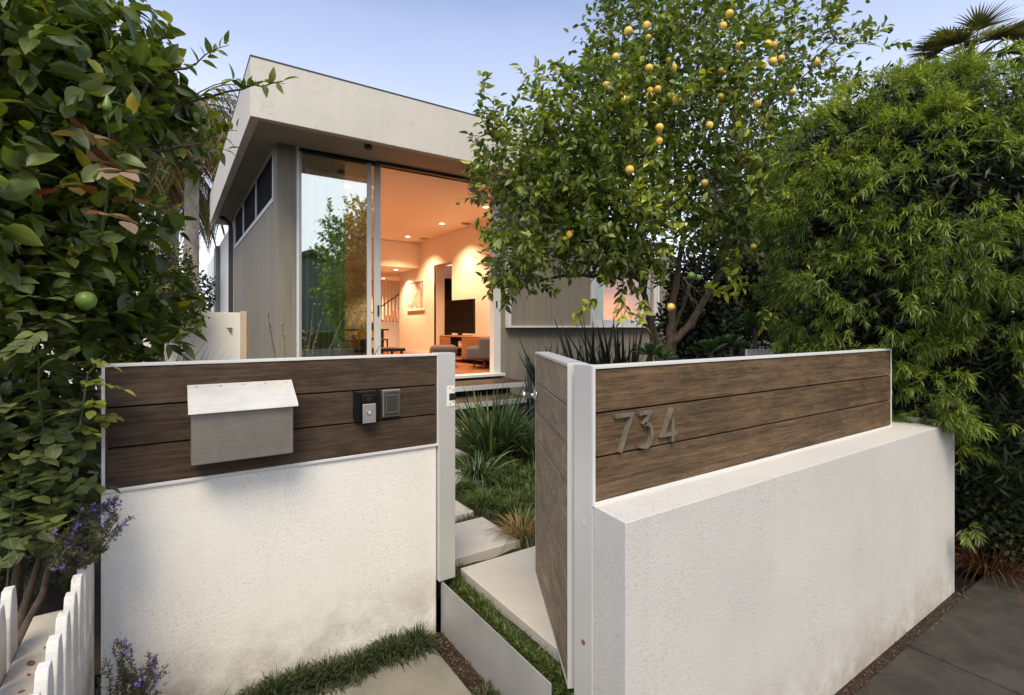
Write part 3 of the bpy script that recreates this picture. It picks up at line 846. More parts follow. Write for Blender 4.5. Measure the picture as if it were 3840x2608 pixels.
# projecting box frame with shutter panel and window
fb = MB(); x0, x1, z0, z1 = 4.955, 8.94, 1.478, 3.16; yb0, yb1 = 7.47, 7.598
fb.box(x0, x0 + 0.05, yb0, yb1, z0 + .0355, z1 - .0355).box(x1 - 0.05, x1, yb0, yb1, z0 + .0355, z1 - .0355)
fb.box(x0, x1, yb0, yb1, z1 - 0.035, z1).box(x0, x1, yb0, yb1, z0, z0 + 0.035)
bf_ = fb.build('window_box', M['alu_white'], H, 0.003)
box('shutter_panel', M['conc_wall'], bf_, x0 + .051, 6.92, 7.53, 7.597, z0 + .036, z1 - .036)
wf = MB(); wx0, wx1, wz0, wz1 = 6.93, 8.885, 1.515, 3.12
wf.box(wx0, wx0 + 0.085, 7.49, 7.60, wz0, wz1).box(wx1 - 0.09, wx1, 7.49, 7.60, wz0, wz1)
wf.box(wx0 + .0855, wx1 - .0905, 7.49, 7.60, wz0, wz0 + 0.12).box(wx0 + .0855, wx1 - .0905, 7.49, 7.60, wz1 - 0.05, wz1)
win = wf.build('window', M['alu'], H, 0.003)
box('pane', M['glass2'], win, wx0 + .085, wx1 - .09, 7.545, 7.551, wz0 + .12, wz1 - .05)
# clerestory windows on the side
cl = MB()
ys = [7.88, 9.63, 11.47, 13.12]
cl.box(A0 - 0.012, A0 + 0.06, 7.84, 13.16, 3.272, 3.305).box(A0 - 0.012, A0 + 0.06, 7.84, 13.16, 3.318, 3.335)
cl.box(A0 - 0.012, A0 + 0.06, 7.84, 13.16, 3.99, 4.025)
for y in ys: cl.box(A0 - 0.010, A0 + 0.05, y - 0.022, y + 0.022, 3.3355, 3.9895)
cf = cl.build('clerestory_window', M['alu_white'], H)
for k in range(3):
    box('screen', M['dkscreen'], cf, A0 + 0.012, A0 + 0.02, ys[k] + .0225, ys[k + 1] - .0225, 3.336, 3.989)
# white rear wing, gutter downpipes
rw = MB().box(1.20, 1.355, 13.56, 24, 0.1, 3.95); rw.build('rear_wing', M['white'], H)
box('downpipe', M['dkmetal'], H, 1.10, 1.185, 13.40, 13.52, 0.1, 3.80)
MB().tube([(1.14, 13.46, 3.72), (1.14, 13.46, 3.86), (1.05, 13.42, 3.97), (0.95, 13.4, 3.99)], 0.045, 10).build('downpipe', M['dkmetal'], H, smooth=True)
box('downpipe', plain('grey pipe', (.2, .2, .19), .6), H, 1.10, 1.19, 17.4, 18.3, 0.1, 3.9)
# sliding door: jambs, head track, sill, panels
dr = thing('tmp', '', '', (3, 7.7, ZF)); bpy.data.objects.remove(dr)
dj = box('door_frame', M['alu_white'], H, 1.457, 1.492, 7.58, 7.74, ZF, ZS - .001, 0.002)
box('jamb', M['alu_white'], dj, 4.72, 4.862, 7.60, 7.74, ZF, ZS - .001, 0.002)
box('head_track', M['void'], dj, 1.4925, 4.699, 7.615, 7.75, ZS - .035, ZS - .0008)
box('head_rail', M['dkmetal'], dj, 2.6, 4.699, 7.56, 7.6145, ZS - .05, ZS - .0008)
box('sill', M['alu_white'], dj, 1.40, 4.90, 7.50, 7.76, ZF - 0.045, ZF - .0005, 0.002)
dp = MB(); px0, px1 = 1.493, 2.55
dp.box(px0, px0 + 0.045, 7.66, 7.70, ZF + .001, ZS - .036).box(px1 - 0.065, px1, 7.66, 7.70, ZF + .001, ZS - .036)
dp.box(px0 + .0455, px1 - .0655, 7.66, 7.70, ZF + .001, ZF + 0.07)
p1 = dp.build('door_panel', M['alu_white'], H, 0.002)
box('pane', M['glass'], p1, px0 + .045, px1 - .065, 7.676, 7.682, ZF + .07, ZS - .037)
dp = MB(); px0, px1 = 1.60, 2.71
dp.box(px1 - 0.10, px1, 7.705, 7.745, ZF + .001, ZS - .036)
dp.box(px0, px0 + 0.05, 7.705, 7.745, ZF + .001, ZS - .036)
p2 = dp.build('door_panel', M['alu_white'], H, 0.002)
box('door_handle', M['dkmetal'], p2, 2.655, 2.685, 7.697, 7.704, 1.66, 1.83)
box('pane', M['glass2'], p2, px0 + .051, px1 - .101, 7.722, 7.728, ZF + .02, ZS - .037)
box('latch', M['black'], dj, 4.765, 4.79, 7.592, 7.5995, 1.83, 1.95)

# ---- rooms
rm = MB()
rm.box(1.36, 1.38, 7.905, 15.2, ZF, 3.999)                                   # left lining
rm.box(A1 - 0.3, A1 - 0.002, 7.802, 12.10, ZF, 3.999)                         # right wall, near
rm.box(A1 - 0.3, A1 - 0.002, 12.1005, 13.07, 3.24, 3.999)
rm.box(A1 - 0.3, A1 - 0.002, 13.0705, 15.85, ZF, 3.999)
rm.box(1.38, A1 - 0.3005, 14.20, 14.35, 3.25, 3.999)                          # drop
rm.box(1.38, 9.0, 18.8, 18.9, ZF, 4.2)                                        # stair hall back wall
rm.box(1.36, 1.38, 15.21, 18.8, ZF, 3.999)
rm.box(8.9, 9.0, 15.0, 18.8, ZF, 4.2)
rm.box(A1 - 0.3, A1 + 0.9, 13.08, 13.2, ZF, 3.24)                             # passage returns
rm.box(7.6, 7.7, 10.5, 13.2, ZF, 3.24)
rm.box(A1 + .001, 7.6, 10.5, 10.6, ZF, 3.24)
rm.build('room_walls', M['room'], H)
cl_ = MB().box(1.38, A1 - 0.3005, 7.77, 14.1995, 4.0, 4.02).box(1.38, 8.9, 14.3505, 18.8, 3.25, 3.27)
cl_.build('ceiling', M['room'], H)
box('room_floor', M['roomfloor'], H, 1.38, 9.0, 7.77, 18.8, ZF - 0.04, ZF)
bs = MB().box(A1 - 0.312, A1 - 0.3005, 7.81, 12.1, ZF, ZF + .09).box(A1 - 0.312, A1 - 0.3005, 13.07, 15.84, ZF, ZF + .09)
bs.build('skirting', M['white'], H)
box('dark_doorway', M['black'], H, 6.46, 7.3, 13.04, 13.0795, ZF, 2.87)  # black panel, the doorway's darkness put into its colour
# staircase screen: white slats above a half wall
st = MB()
for k in range(9):
    x = 5.70 + k * 0.125
    st.box(x, x + 0.035, 16.9, 17.0, 1.68, 3.05)
sb = st.build('stair_screen', M['white'], H)
box('half_wall', M['room'], sb, 5.3, 8.0, 16.85, 17.05, ZF, 1.66)
MB().tube([(5.6, 16.8, 1.95), (6.75, 16.8, 2.75)], 0.02, 8).build('handrail', M['legs'], sb)
stp = MB()
for k in range(9):
    stp.box(5.2 + k * 0.3, 5.5 + k * 0.3, 17.2, 18.7, ZF, ZF + 0.35 + k * 0.18)
stp.build('stair_steps', M['cabinet'], H)
# light switches and outlet on the room wall
for (b, z) in ((14.05 - 0.4, 1.74), (14.6, 1.06)):
    box('switch_plate', M['white'], H, A1 - 0.3075, A1 - 0.3002, b - .04, b + .04, z - .06, z + .06, 0.002)

# bedroom behind the right window
r2 = MB().box(6.75, 6.8, 7.81, 10.3, 0.9, 3.17).box(9.25, 9.3, 7.81, 10.3, 0.9, 3.17).box(6.8, 9.25, 10.3, 10.4, 0.9, 3.17)
r2.build('room_walls', M['room'], H)
box('room_floor', M['roomfloor'], H, 6.8, 9.25, 7.81, 10.3, 0.86, 0.9)

# ---- ceiling lights and the light they give
WARM = (1.0, 0.60, 0.34)
def downlight(x, y, z, label, power, size=125, col=None):
    t = thing('ceiling_downlight', label, 'ceiling light', (x, y, z), 'recessed ceiling downlights')
    MB().lathe([(0.075, 0), (0.075, 0.004), (0.055, 0.008)], (x, y, z - 0.006), 20).build('trim_ring', M['white'], t)
    MB().lathe([(0.052, 0), (0.052, 0.002)], (x, y, z - 0.0085), 20).build('lens', M['lamp'], t)
    l = bpy.data.lights.new('downlight_beam', 'SPOT'); l.energy = power * 2.3; l.color = col or WARM; l.spot_size = R(size); l.spot_blend = 0.8; l.shadow_soft_size = 0.05
    lo = bpy.data.objects.new('downlight_beam', l); sc.collection.objects.link(lo); lo.location = (x, y, z - 0.03); put(lo, t)
downlight(5.45, 11.16, 4.0, 'lit downlight in the tall ceiling above the television', 150)
downlight(5.45, 13.3, 4.0, 'lit downlight in the tall ceiling nearer the framed picture', 150)
downlight(5.75, 15.0, 3.25, 'lit downlight in the low ceiling by the stairs', 120)
downlight(5.45, 9.1, 4.0, 'unseen downlight added in the tall ceiling just inside the door', 130)  # extra lamp out of sight, continues the visible row
for (x, y) in ((2.6, 9.1), (2.6, 11.2), (2.6, 13.3)):
    downlight(x, y, 4.0, 'unseen downlight added in the left half of the tall ceiling', 130)  # unseen lamps added along the grid to wash the room
downlight(6.4, 17.9, 3.25, 'downlight added over the stairs to brighten the space behind the slats', 110)  # added lamp, lifts the dark space behind the stair slats
downlight(3.4, 16.2, 3.25, 'unseen downlight added deep in the low ceiling behind the glass panel', 100)  # added fill lamp for the deep end, out of sight
downlight(8.0, 9.2, 3.18, 'lit downlight in the bedroom behind the tree', 120, col=(1.0, 0.33, 0.06))
for (x, y, lb) in ((5.95, 10.85, 'flat grey round ceiling speaker nearer the door'), (5.95, 13.35, 'flat grey round ceiling speaker nearer the picture')):
    tag(MB().lathe([(0.12, 0), (0.12, 0.008), (0.1, 0.01)], (x, y, 3.99), 24).build('ceiling_speaker', plain('speaker grille', (.28, .22, .17), .8)), lb, 'ceiling speaker', 'ceiling speakers')
# ---- furniture
tv = thing('television', 'large flat black television on the cabinet', 'television', (5.74, 10.78, 1.29))
TVM = Matrix.Translation((5.74, 10.78, 0)) @ Matrix.Rotation(R(4), 4, 'Z')
m_ = MB().box(-0.03, 0.03, -0.62, 0.62, 1.335, 2.14); m_.xf(TVM); m_.build('bezel', M['black'], tv, 0.006)
m_ = MB().box(-0.033, -0.0305, -0.60, 0.60, 1.365, 2.12); m_.xf(TVM); m_.build('screen', plain('glossy screen', (0.003, 0.0025, 0.002), 0.15, spec=0.2), tv)
m_ = MB().box(-0.14, 0.14, -0.35, 0.35, 1.285, 1.297).box(-0.02, 0.02, -0.08, 0.08, 1.297, 1.34); m_.xf(TVM); m_.build('stand', M['black'], tv, 0.003)
cb = thing('media_cabinet', 'low honey timber media cabinet under the television', 'cabinet', (5.85, 10.3, ZF))
m_ = MB()
m_.box(5.45, 6.14, 9.15, 11.30, 1.255, 1.285).box(5.45, 6.14, 9.15, 9.18, 0.80, 1.2545).box(5.45, 6.14, 11.27, 11.30, 0.80, 1.2545).box(5.45, 6.14, 9.15, 11.3, 0.77, 0.7995)
m_.box(6.1, 6.14, 9.1805, 11.2695, .80, 1.2545)
m_.build('carcass', M['cabinet'], cb, 0.003)
for (b0, b1) in ((9.19, 10.15), (10.72, 11.26)):
    box('cabinet_door', M['cabinet'], cb, 5.445, 5.465, b0, b1, 0.81, 1.245, 0.002)
box('shelf', M['cabinet'], cb, 5.47, 6.09, 10.16, 10.71, 1.0, 1.02)
for x in (5.5, 6.05):
    for y in (9.2, 11.2): box('foot', M['legs'], cb, x, x + .05, y, y + .05, ZF, .7695)
tag(box('media_box', M['white'], None, 5.6, 5.9, 10.25, 10.62, 1.0205, 1.16, .01), 'pale box on the open shelf of the media cabinet', 'box')

def legs4(t, c, dx, dy, z0, z1, splay=0.05, r=0.02):
    for sx in (-1, 1):
        for sy in (-1, 1):
            MB().tube([(c[0] + sx * (dx + splay), c[1] + sy * (dy + splay), z0), (c[0] + sx * dx, c[1] + sy * dy, z1)], [r * 0.55, r * 1.3], 8).build('leg', M['legs'], t, smooth=True)
def puff(name, mat, parent, x0, x1, y0, y1, z0, z1, bev, rotm=None):
    mb = MB().box(x0, x1, y0, y1, z0, z1)
    if rotm: mb.xf(rotm)
    o = mb.build(name, mat, parent, bev, smooth=True, seg=5)
    return o
oc = at(1663, 1300, 10.4)
ot = thing('ottoman', 'low grey upholstered ottoman on dark splayed legs', 'ottoman', (oc.x, oc.y, ZF))
om = Matrix.Translation((oc.x, oc.y, 0)) @ Matrix.Rotation(YAW + R(8), 4, 'Z')
puff('cushion', M['fabric'], ot, -0.28, 0.28, -0.25, 0.25, ZF + 0.20, ZF + 0.44, 0.09, om)
legs4(ot, (oc.x, oc.y), 0.13, 0.13, ZF, ZF + 0.21, 0.06)
ac = at(1838, 1300, 10.2)
ch = thing('armchair', 'grey upholstered armchair cut off by the right door jamb', 'armchair', (ac.x, ac.y, ZF))
am = Matrix.Translation((ac.x, ac.y, 0)) @ Matrix.Rotation(YAW + R(2), 4, 'Z')
puff('seat', M['fabric'], ch, -0.40, 0.30, -0.24, 0.34, ZF + 0.19, ZF + 0.36, 0.06, am)
puff('armrest', M['fabric'], ch, -0.46, 0.22, -0.38, -0.245, ZF + 0.17, ZF + 0.425, 0.065, am)
puff('armrest', M['fabric'], ch, -0.46, 0.22, 0.345, 0.47, ZF + 0.17, ZF + 0.425, 0.065, am)
puff('backrest', M['fabric'], ch, -0.22, 0.40, -0.40, 0.48, ZF + 0.18, ZF + 0.60, 0.05, am)
legs4(ch, (ac.x - 0.05, ac.y - .02), 0.20, 0.17, ZF, ZF + 0.19, 0.03)
tb = thing('coffee_table', 'dark coffee table seen past the sliding door stile', 'coffee table', (3.1, 9.3, ZF))
box('tabletop', M['legs'], tb, 2.6, 3.62, 8.95, 9.55, 1.04, 1.095, 0.004)
box('shelf', M['legs'], tb, 2.65, 3.57, 9.0, 9.5, 0.80, 0.82)
for x in (2.64, 3.54):
    for y in (8.98, 9.48): box('leg', M['legs'], tb, x, x + .04, y, y + .04, ZF, 1.0395)
vs = thing('flower_vase', 'dark vase of yellow flowers behind the glass', 'vase', (2.95, 9.2, 1.096))
MB().lathe([(0.05, 0), (0.10, 0.03), (0.11, 0.12), (0.07, 0.17), (0.06, 0.17)], (2.95, 9.2, 1.096), 18).build('vase_body', M['black'], vs, smooth=True)
c0 = np.array([2.95, 9.2, 1.30]); n_ = 260
d_ = rand_dir(n_, -0.1)
V, Fq, own = leaves(c0 + d_ * RNG.uniform(.05, .15, (n_, 1)), d_, rand_dir(n_), 0.06, 0.03, seg=2)
fastmesh('flowers', V, Fq, M['yellowfl'], RNG.uniform(0, 1, n_)[own], vs)
ds = thing('dining_chair', 'dark dining chair in front of the stair wall', 'chair', (4.95, 14.2, ZF))
box('seat', M['legs'], ds, 4.75, 5.15, 14.0, 14.4, ZF + .43, ZF + .47, .01)
box('backrest', M['legs'], ds, 4.72, 4.75, 14.0, 14.4, ZF + .47, ZF + .92, .01)
legs4(ds, (4.95, 14.2), .17, .17, ZF, ZF + .43, .02)
dt = thing('dining_table', 'dark dining table in front of the stair wall', 'table', (4.3, 15.4, ZF))
box('tabletop', M['legs'], dt, 3.6, 5.5, 14.9, 15.8, ZF + .70, ZF + .75, .01)
for x in (3.7, 5.3):
    for y in (15.0, 15.6): box('leg', M['legs'], dt, x, x + .07, y, y + .07, ZF, ZF + .70)
# framed picture on the room wall
pf = thing('framed_picture', 'white framed abstract picture on the room wall', 'picture', (6.19, 14.5, 2.4))
fr = MB(); fx0, fx1 = A1 - 0.345, A1 - 0.3005; b0, b1, z0, z1 = 13.82, 15.15, 1.98, 2.90
fr.box(fx0, fx1, b0, b0 + .05, z0, z1).box(fx0, fx1, b1 - .05, b1, z0, z1).box(fx0, fx1, b0 + .0505, b1 - .0505, z0, z0 + .05).box(fx0, fx1, b0 + .0505, b1 - .0505, z1 - .05, z1)
fr.build('frame', M['white'], pf, .003)
m_, nt, b = new_mat('abstract print')
cc = ramp(nt, noise(nt, coords(nt, (1, 2.2, 1.4)), 1.6, 3, .5, 1.2), [(0.35, (0.75, .68, .58)), (0.5, (0.28, .22, .17)), (0.6, (.42, .36, .30)), (.7, (.8, .74, .66))])
nt.links.new(cc, b.inputs['Base Color'])
box('print', m_, pf, A1 - 0.32, A1 - 0.31, b0 + .051, b1 - .051, z0 + .051, z1 - .051)
# curtains
def curtain(name, label, x0, x1, y, z0, z1, waves, amp=0.05):
    n = 120; V = []; 
    for i in range(n + 1):
        t = i / n; x = x0 + (x1 - x0) * t
        yy = y + amp * math.sin(t * waves * 2 * math.pi) + 0.01 * math.sin(t * 31)
        V += [(x, yy, z0), (x, yy, z1)]
    Fq = [(2 * i, 2 * i + 2, 2 * i + 3, 2 * i + 1) for i in range(n)]
    o = fastmesh(name, np.array(V), np.array(Fq), M['curtain'])
    s_ = o.modifiers.new('thick', 'SOLIDIFY'); s_.thickness = 0.004
    return tag(o, label, 'curtain')
curtain('curtain', 'grey green floor length curtain behind the tall glass panel', 1.50, 2.22, 7.92, ZF + .01, 3.99, 9)
curtain('curtain', 'short grey green curtain at the left edge of the bedroom window', 7.0, 7.62, 7.90, 0.92, 3.1, 6)
# wicker hoop chair in the bedroom
hc = thing('hoop_chair', 'round hoop backed chair behind the bedroom window', 'chair', (8.0, 8.7, 0.9))
pts = [(7.95 + 0.36 * math.cos(t), 8.7, 1.85 + 0.33 * math.sin(t)) for t in np.linspace(0.2, math.pi * 1.1, 20)]
MB().tube(pts, 0.028, 8).build('hoop', M['cabinet'], hc, smooth=True)
puff('seat', M['legs'], hc, 7.65, 8.3, 8.5, 9.0, 1.25, 1.72, .08)
legs4(hc, (7.97, 8.75), .2, .15, 0.9, 1.26, .04)

# deck steps
for (x0, x1, y0, y1, z, lb) in ((2.0, 4.94, 6.80, 7.55, 0.594, 'upper dark deck step with white steel edge below the sliding door'),
                               (1.9, 4.6, 6.30, 7.10, 0.42, 'lower dark deck step with white steel edge behind the strap leaved clump')):
    t = thing('deck_step', lb, 'step', ((x0 + x1) / 2, y0, 0.15), 'steps to the sliding door')
    e = MB().box(x0, x1, y0, y0 + .008, z - .078, z - 0.002).box(x1 - .008, x1, y0 + .0085, y1, z - .078, z - 0.002)
    e.build('steel_edge', M['alu_white'], t)
    d = MB(); k = y0 + .012
    while k < y1 - .1:
        d.box(x0, x1 - .01, k, k + .10, z - .03, z); k += .106
    d.build('boards', M['deck'], t, .002)
    box('step_shade', M['void'], t, x0, x1 - .25, y0 + .25, y1 - .01, 0.1, z - .032)  # near-black block painting the shade under the step

# ================================================================== SIDE YARD GATE, PICKETS, FAR THINGS
sg = thing('side_gate', 'white flush side gate with a round latch', 'gate', (0.5, 10.9, 0.15))
box('leaf', M['gatewhite'], sg, -2.8, 1.09, 10.9, 10.95, 0.15, 1.765, .004)
box('jamb', M['peach'], sg, 1.092, 1.195, 10.88, 10.97, 0.15, 1.79, .003)
MB().lathe([(0.032, 0), (0.032, .01), (.02, .03), (.02, .05)], (0.92, 10.9, 1.43), 16, Matrix.Rotation(R(90), 4, 'X')).build('latch_knob', M['steel'], sg)
box('latch_plate', M['dkmetal'], sg, .86, .96, 10.885, 10.899, 1.465, 1.475)

pk = thing('picket_fence', 'double row white picket fence with a board rail between the rows', 'fence', (-0.3, 1.5, -0.2))
def picket(a, b, zt, w=0.088, th=0.024, flip=1):
    m_ = MB()
    prof = [(-w / 2, -0.2), (w / 2, -0.2), (w / 2, zt - 0.13), (w / 2 * 0.93, zt - 0.07), (w / 2 * 0.62, zt - 0.02), (w * 0.2, zt), (-w * 0.2, zt), (-w / 2 * 0.62, zt - 0.02), (-w / 2 * 0.93, zt - 0.07), (-w / 2, zt - 0.13)]
    m_.prism([(b + p[0], p[1]) for p in prof], a - th / 2, a + th / 2, 'x')
    m_.build('picket', M['picket'], pk, 0.003)
for k in range(12):
    b = 2.262 - 0.122 * k
    picket(-0.238, b, 0.74)
    if k > 1: picket(-0.395, b + 0.03, 0.735)
rail = MB().box(-0.3815, -0.2515, 0.85, 2.29, 0.50, 0.535); rail.build('rail', stucco('dirty painted rail', (0.55, 0.52, 0.47), 90, 0.3, 1.0, 0.35), pk, .004)
dbm = MB()
for k in range(26):
    x, y = random.uniform(-.37, -.27), random.uniform(1.0, 2.1); s_ = random.uniform(.003, .009)
    dbm.lathe([(s_, 0), (s_ * .9, .003), (s_ * .3, .005)], (x, y, .535), 7, Matrix.Rotation(random.random() * 3, 4, 'Z') @ Matrix.Diagonal((1, 2, 1, 1)))
stuff(dbm.build('leaf_litter', M['rust']), 'dry brown bits scattered on the picket rail', 'litter')

# distant wires and houses
wr = MB()
for v in (876, 906):
    p0, p1 = at(300, v - 6, 30), at(870, v + 2, 30)
    mid = (p0 + p1) / 2 + Vector((0, 0, -.12))
    wr.tube([p0, (p0 + mid) / 2 + Vector((0, 0, -.02)), mid, (p1 + mid) / 2 + Vector((0, 0, -.02)), p1], 0.012, 5)
tag(wr.build('power_line', M['dkmetal']), 'two thin utility wires beyond the side yard', 'power line')
# house across the street (behind the camera, mirrored in the door glass)
sh = thing('gabled_house', 'plain gabled house across the street, mirrored in the door glass', 'house', (6.4, -18, -0.3))
hm = plain('grey render', (0.10, 0.105, 0.095), .9)
MB().prism([(-2, -.3), (11.5, -.3), (11.5, 3.6), (6.4, 5.35), (1.3, 3.6), (-2, 3.6)], -22, -14.3, 'y').build('wall', hm, sh)
MB().prism([(12.4, 3.35), (12.4, 3.5), (6.4, 5.75), (0.4, 3.5), (0.4, 3.35), (6.4, 5.55)], -22.5, -13.8, 'y').build('roof', plain('dark shingles', (.05, .05, .05), .9), sh)
for x in (8.2,): box('window', M['dkscreen'], sh, x, x + 1.4, -14.298, -14.26, 1.0, 2.4)

# ================================================================== VEGETATION
def varmix(own, k, lo=0.0, hi=1.0, pow_=1.0, extra=None):
    v = RNG.uniform(0, 1, k) ** pow_ * (hi - lo) + lo
    if extra is not None: v = v + extra
    return np.clip(v, 0, 1)[own]

def clumpvar(P, s=3.0, amp=0.22):
    return amp * np.sin(P[:, 0] * s + 1.3) * np.cos(P[:, 1] * s * 1.1) + amp * 0.7 * np.sin(P[:, 2] * s * 1.4)

def at_(u, v, Y): return at(u, v, Y * 1.27)
def ell_(u, v, Y, a, b_, d): return ell(u, v, Y * 1.27, a, b_, d * 1.2)
# ---- lemon tree --------------------------------------------------------
def lemon_tree():
    _at = at_; _ell = ell_
    t = thing('lemon_tree', 'lemon tree full of ripe lemons with a forked brown trunk behind the 734 panel', 'tree', _at(2510, 1740, 4.8))
    E = [_ell(2010, 700, 4.35, 230, 270, 0.75), _ell(1960, 980, 4.2, 170, 130, 0.5), _ell(2230, 560, 4.5, 300, 310, 0.95),
         _ell(2560, 430, 4.7, 330, 330, 1.0), _ell(2480, 120, 4.8, 330, 230, 0.8), _ell(2950, 290, 4.9, 280, 320, 0.8),
         _ell(2310, 850, 4.3, 260, 180, 0.8), _ell(2780, 780, 4.7, 250, 210, 0.8), _ell(2350, 960, 4.1, 110, 80, 0.35),
         _ell(2960, 620, 5.0, 180, 200, 0.6), _ell(1850, 520, 4.2, 60, 190, 0.2)]
    wts = [1, 1.1, 1.15, 1.0, 0.7, 0.5, 1.3, 1.0, 1.2, 0.5, 0.8]
    P, D = sample_crown(E, 1000, 0.42, wts)
    ok = (P[:, 0] * 0 + 1) > 0
    ok &= P[:, 1] < 6.4
    P, D = P[ok], D[ok]
    stems = []
    base = _at(2512, 1740, 4.8)
    def L(*pts): return [list(_at(*p)) for p in pts]
    raw = [L((2500, 1740, 4.75), (2470, 1300, 4.7), (2432, 1180, 4.65), (2404, 1060, 4.6), (2380, 900, 4.5), (2300, 740, 4.45), (2180, 640, 4.4)),
           L((2512, 1740, 4.8), (2505, 1300, 4.78), (2520, 1180, 4.8), (2532, 1080, 4.8), (2560, 880, 4.8), (2540, 640, 4.8), (2500, 380, 4.8), (2470, 140, 4.8)),
           L((2520, 1740, 4.85), (2520, 1290, 4.85), (2590, 1213, 4.85), (2645, 1120, 4.85), (2690, 1040, 4.9), (2780, 860, 4.9), (2850, 600, 4.95), (2890, 330, 4.95)),
           L((2516, 1500, 4.9), (2530, 1230, 5.0), (2565, 1130, 5.0), (2620, 1000, 5.05), (2680, 820, 5.1)),
           L((2486, 1500, 4.65), (2440, 1240, 4.6), (2418, 1110, 4.5), (2440, 960, 4.4)),
           L((2404, 1060, 4.6), (2330, 1000, 4.5), (2220, 1035, 4.4), (2100, 1035, 4.3), (2020, 1050, 4.25), (1930, 1010, 4.2)),
           L((2300, 740, 4.45), (2150, 760, 4.35), (2000, 760, 4.3), (1900, 700, 4.2))]
    radii = [(0.050, 0.02), (0.052, 0.018), (0.058, 0.018), (0.030, 0.016), (0.026, 0.015), (0.026, 0.010), (0.022, 0.009)]
    trunk = MB(); seeds = []
    for line, (ra, rb) in zip(raw, radii):
        pts = [Vector(p) for p in line]
        fine = []
        for a, b in zip(pts[:-1], pts[1:]):
            for q in range(4): fine.append(a.lerp(b, q / 4) + Vector(RNG.normal(0, 0.008, 3)))
        fine.append(pts[-1])
        rr = [ra + (rb - ra) * i / (len(fine) - 1) for i in range(len(fine))]
        rr = [r * (1 + 0.07 * math.sin(i * 1.7)) for i, r in enumerate(rr)]
        trunk.tube(fine, rr, 10)
        seeds.append([list(p) for p in fine if p.z > 1.7])
    trunk.build('trunk', M['bark'], t, smooth=True)
    br = MB()
    sel = RNG.permutation(len(P))[:800]
    skeleton(br, [s for s in seeds if s], P[sel], 0.0028, 0.028, 0.14, 0.3, 0.035, 5)
    # bare grey twigs poking out
    for (u, v, Y, du, dv) in ((1860, 760, 4.15, -130, -60), (1880, 1010, 4.1, -110, 40), (3020, 140, 4.9, 230, -30), (3050, 260, 4.9, 130, -120), (2900, 110, 4.9, 140, -130),
                              (2300, 160, 4.7, -90, -90), (2620, 640, 4.2, 160, 140), (2700, 480, 4.2, 150, 60), (2560, 1040, 4.1, 80, 90), (2200, 560, 4.0, -160, -90), (2500, 60, 4.7, 60, -110), (2400, 260, 4.4, -140, -100)):
        p = _at(u, v, Y)
        for k in range(7):
            q = [p]; d = (_at(u + du * random.uniform(.4, 1.1), v + dv * random.uniform(-.2, 1.2) + random.uniform(-50, 50), Y + random.uniform(-.15, .15)) - p)
            for i in range(1, 5): q.append(p + d * i / 4 + Vector(RNG.normal(0, 0.018, 3)))
            br.tube(q, [0.004, 0.0035, 0.003, 0.0022, 0.0012], 4, False)
            q2 = [q[2], q[2] + d * 0.3 + Vector(RNG.normal(0, 0.06, 3))]
            br.tube(q2, [0.002, 0.001], 4, False)
    br.build('branches', M['twig'], t, smooth=True)
    upD = unit(D + np.array([0, 0, 0.35]) + RNG.normal(0, 0.35, D.shape))
    # extra long shoots on the outside left (young growth)
    V, Fq, own, rep = twig_leaves(P, upD, 17, 0.24, 0.098, 0.048, 0.85, 0.8, seg=3, curl=0.22, fold=0.35)
    k = len(P) * 17
    ex = clumpvar(P, 4.0, 0.12)[rep] + np.where(RNG.uniform(0, 1, k) < 0.07, 0.3, 0)
    v1 = np.clip(RNG.uniform(0, 0.85, k) + ex, 0, 1)[own]
    # inner fill of leaves, coloured darker for the shade inside the crown
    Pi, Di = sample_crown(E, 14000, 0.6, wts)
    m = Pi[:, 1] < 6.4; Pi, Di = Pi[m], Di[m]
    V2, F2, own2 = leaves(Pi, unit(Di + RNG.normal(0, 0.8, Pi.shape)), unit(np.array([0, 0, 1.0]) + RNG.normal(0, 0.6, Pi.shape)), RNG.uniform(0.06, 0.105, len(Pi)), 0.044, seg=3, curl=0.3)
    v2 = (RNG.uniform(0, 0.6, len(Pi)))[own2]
    # young light-green shoots
    sh = [(1855, 480, 4.1, 0, -120), (1805, 395, 4.2, -10, -60), (1990, 350, 4.3, 0, -70), (1830, 700, 4.1, -30, -40), (1880, 620, 4.1, 0, -60), (1900, 840, 4.1, -50, 10), (2240, 1120, 4.0, -40, 50), (2330, 1100, 4.0, 20, 60), (2420, 1120, 4.0, -10, 40), (2300, 330, 4.3, -40, -50), (2640, 1080, 4.1, 60, 30), (2860, 1150, 4.3, 20, 40), (2700, 1010, 4.2, 60, 40), (2160, 300, 4.3, -60, -40), (1960, 1080, 4.1, -60, 10)]
    PS = np.array([_at(u, v, Y) for (u, v, Y, a, b) in sh for _ in range(2)])
    DS = np.array([(_at(u + a + random.uniform(-25, 25), v + b + random.uniform(-20, 20), Y - .03) - _at(u, v, Y)) for (u, v, Y, a, b) in sh for _ in range(2)])
    V3, F3, own3, rep3 = twig_leaves(PS, DS, 14, 0.30, 0.10, 0.042, 0.9, 0.9, seg=4, curl=0.3)
    v3 = RNG.uniform(0.6, 0.93, len(PS) * 14)[own3]
    sb_ = MB()
    for p, d in zip(PS, DS): sb_.tube([p, p + d / np.linalg.norm(d) * 0.3], [0.003, 0.0015], 5, False)
    sb_.build('shoots', M['greentwig'], t)
    VV = np.concatenate([V, V2, V3]); FF = np.concatenate([Fq, F2 + len(V), F3 + len(V) + len(V2)])
    fastmesh('crown', VV, FF, M['leaf_lemon'], np.concatenate([v1, v2, v3]), t, rib=True)
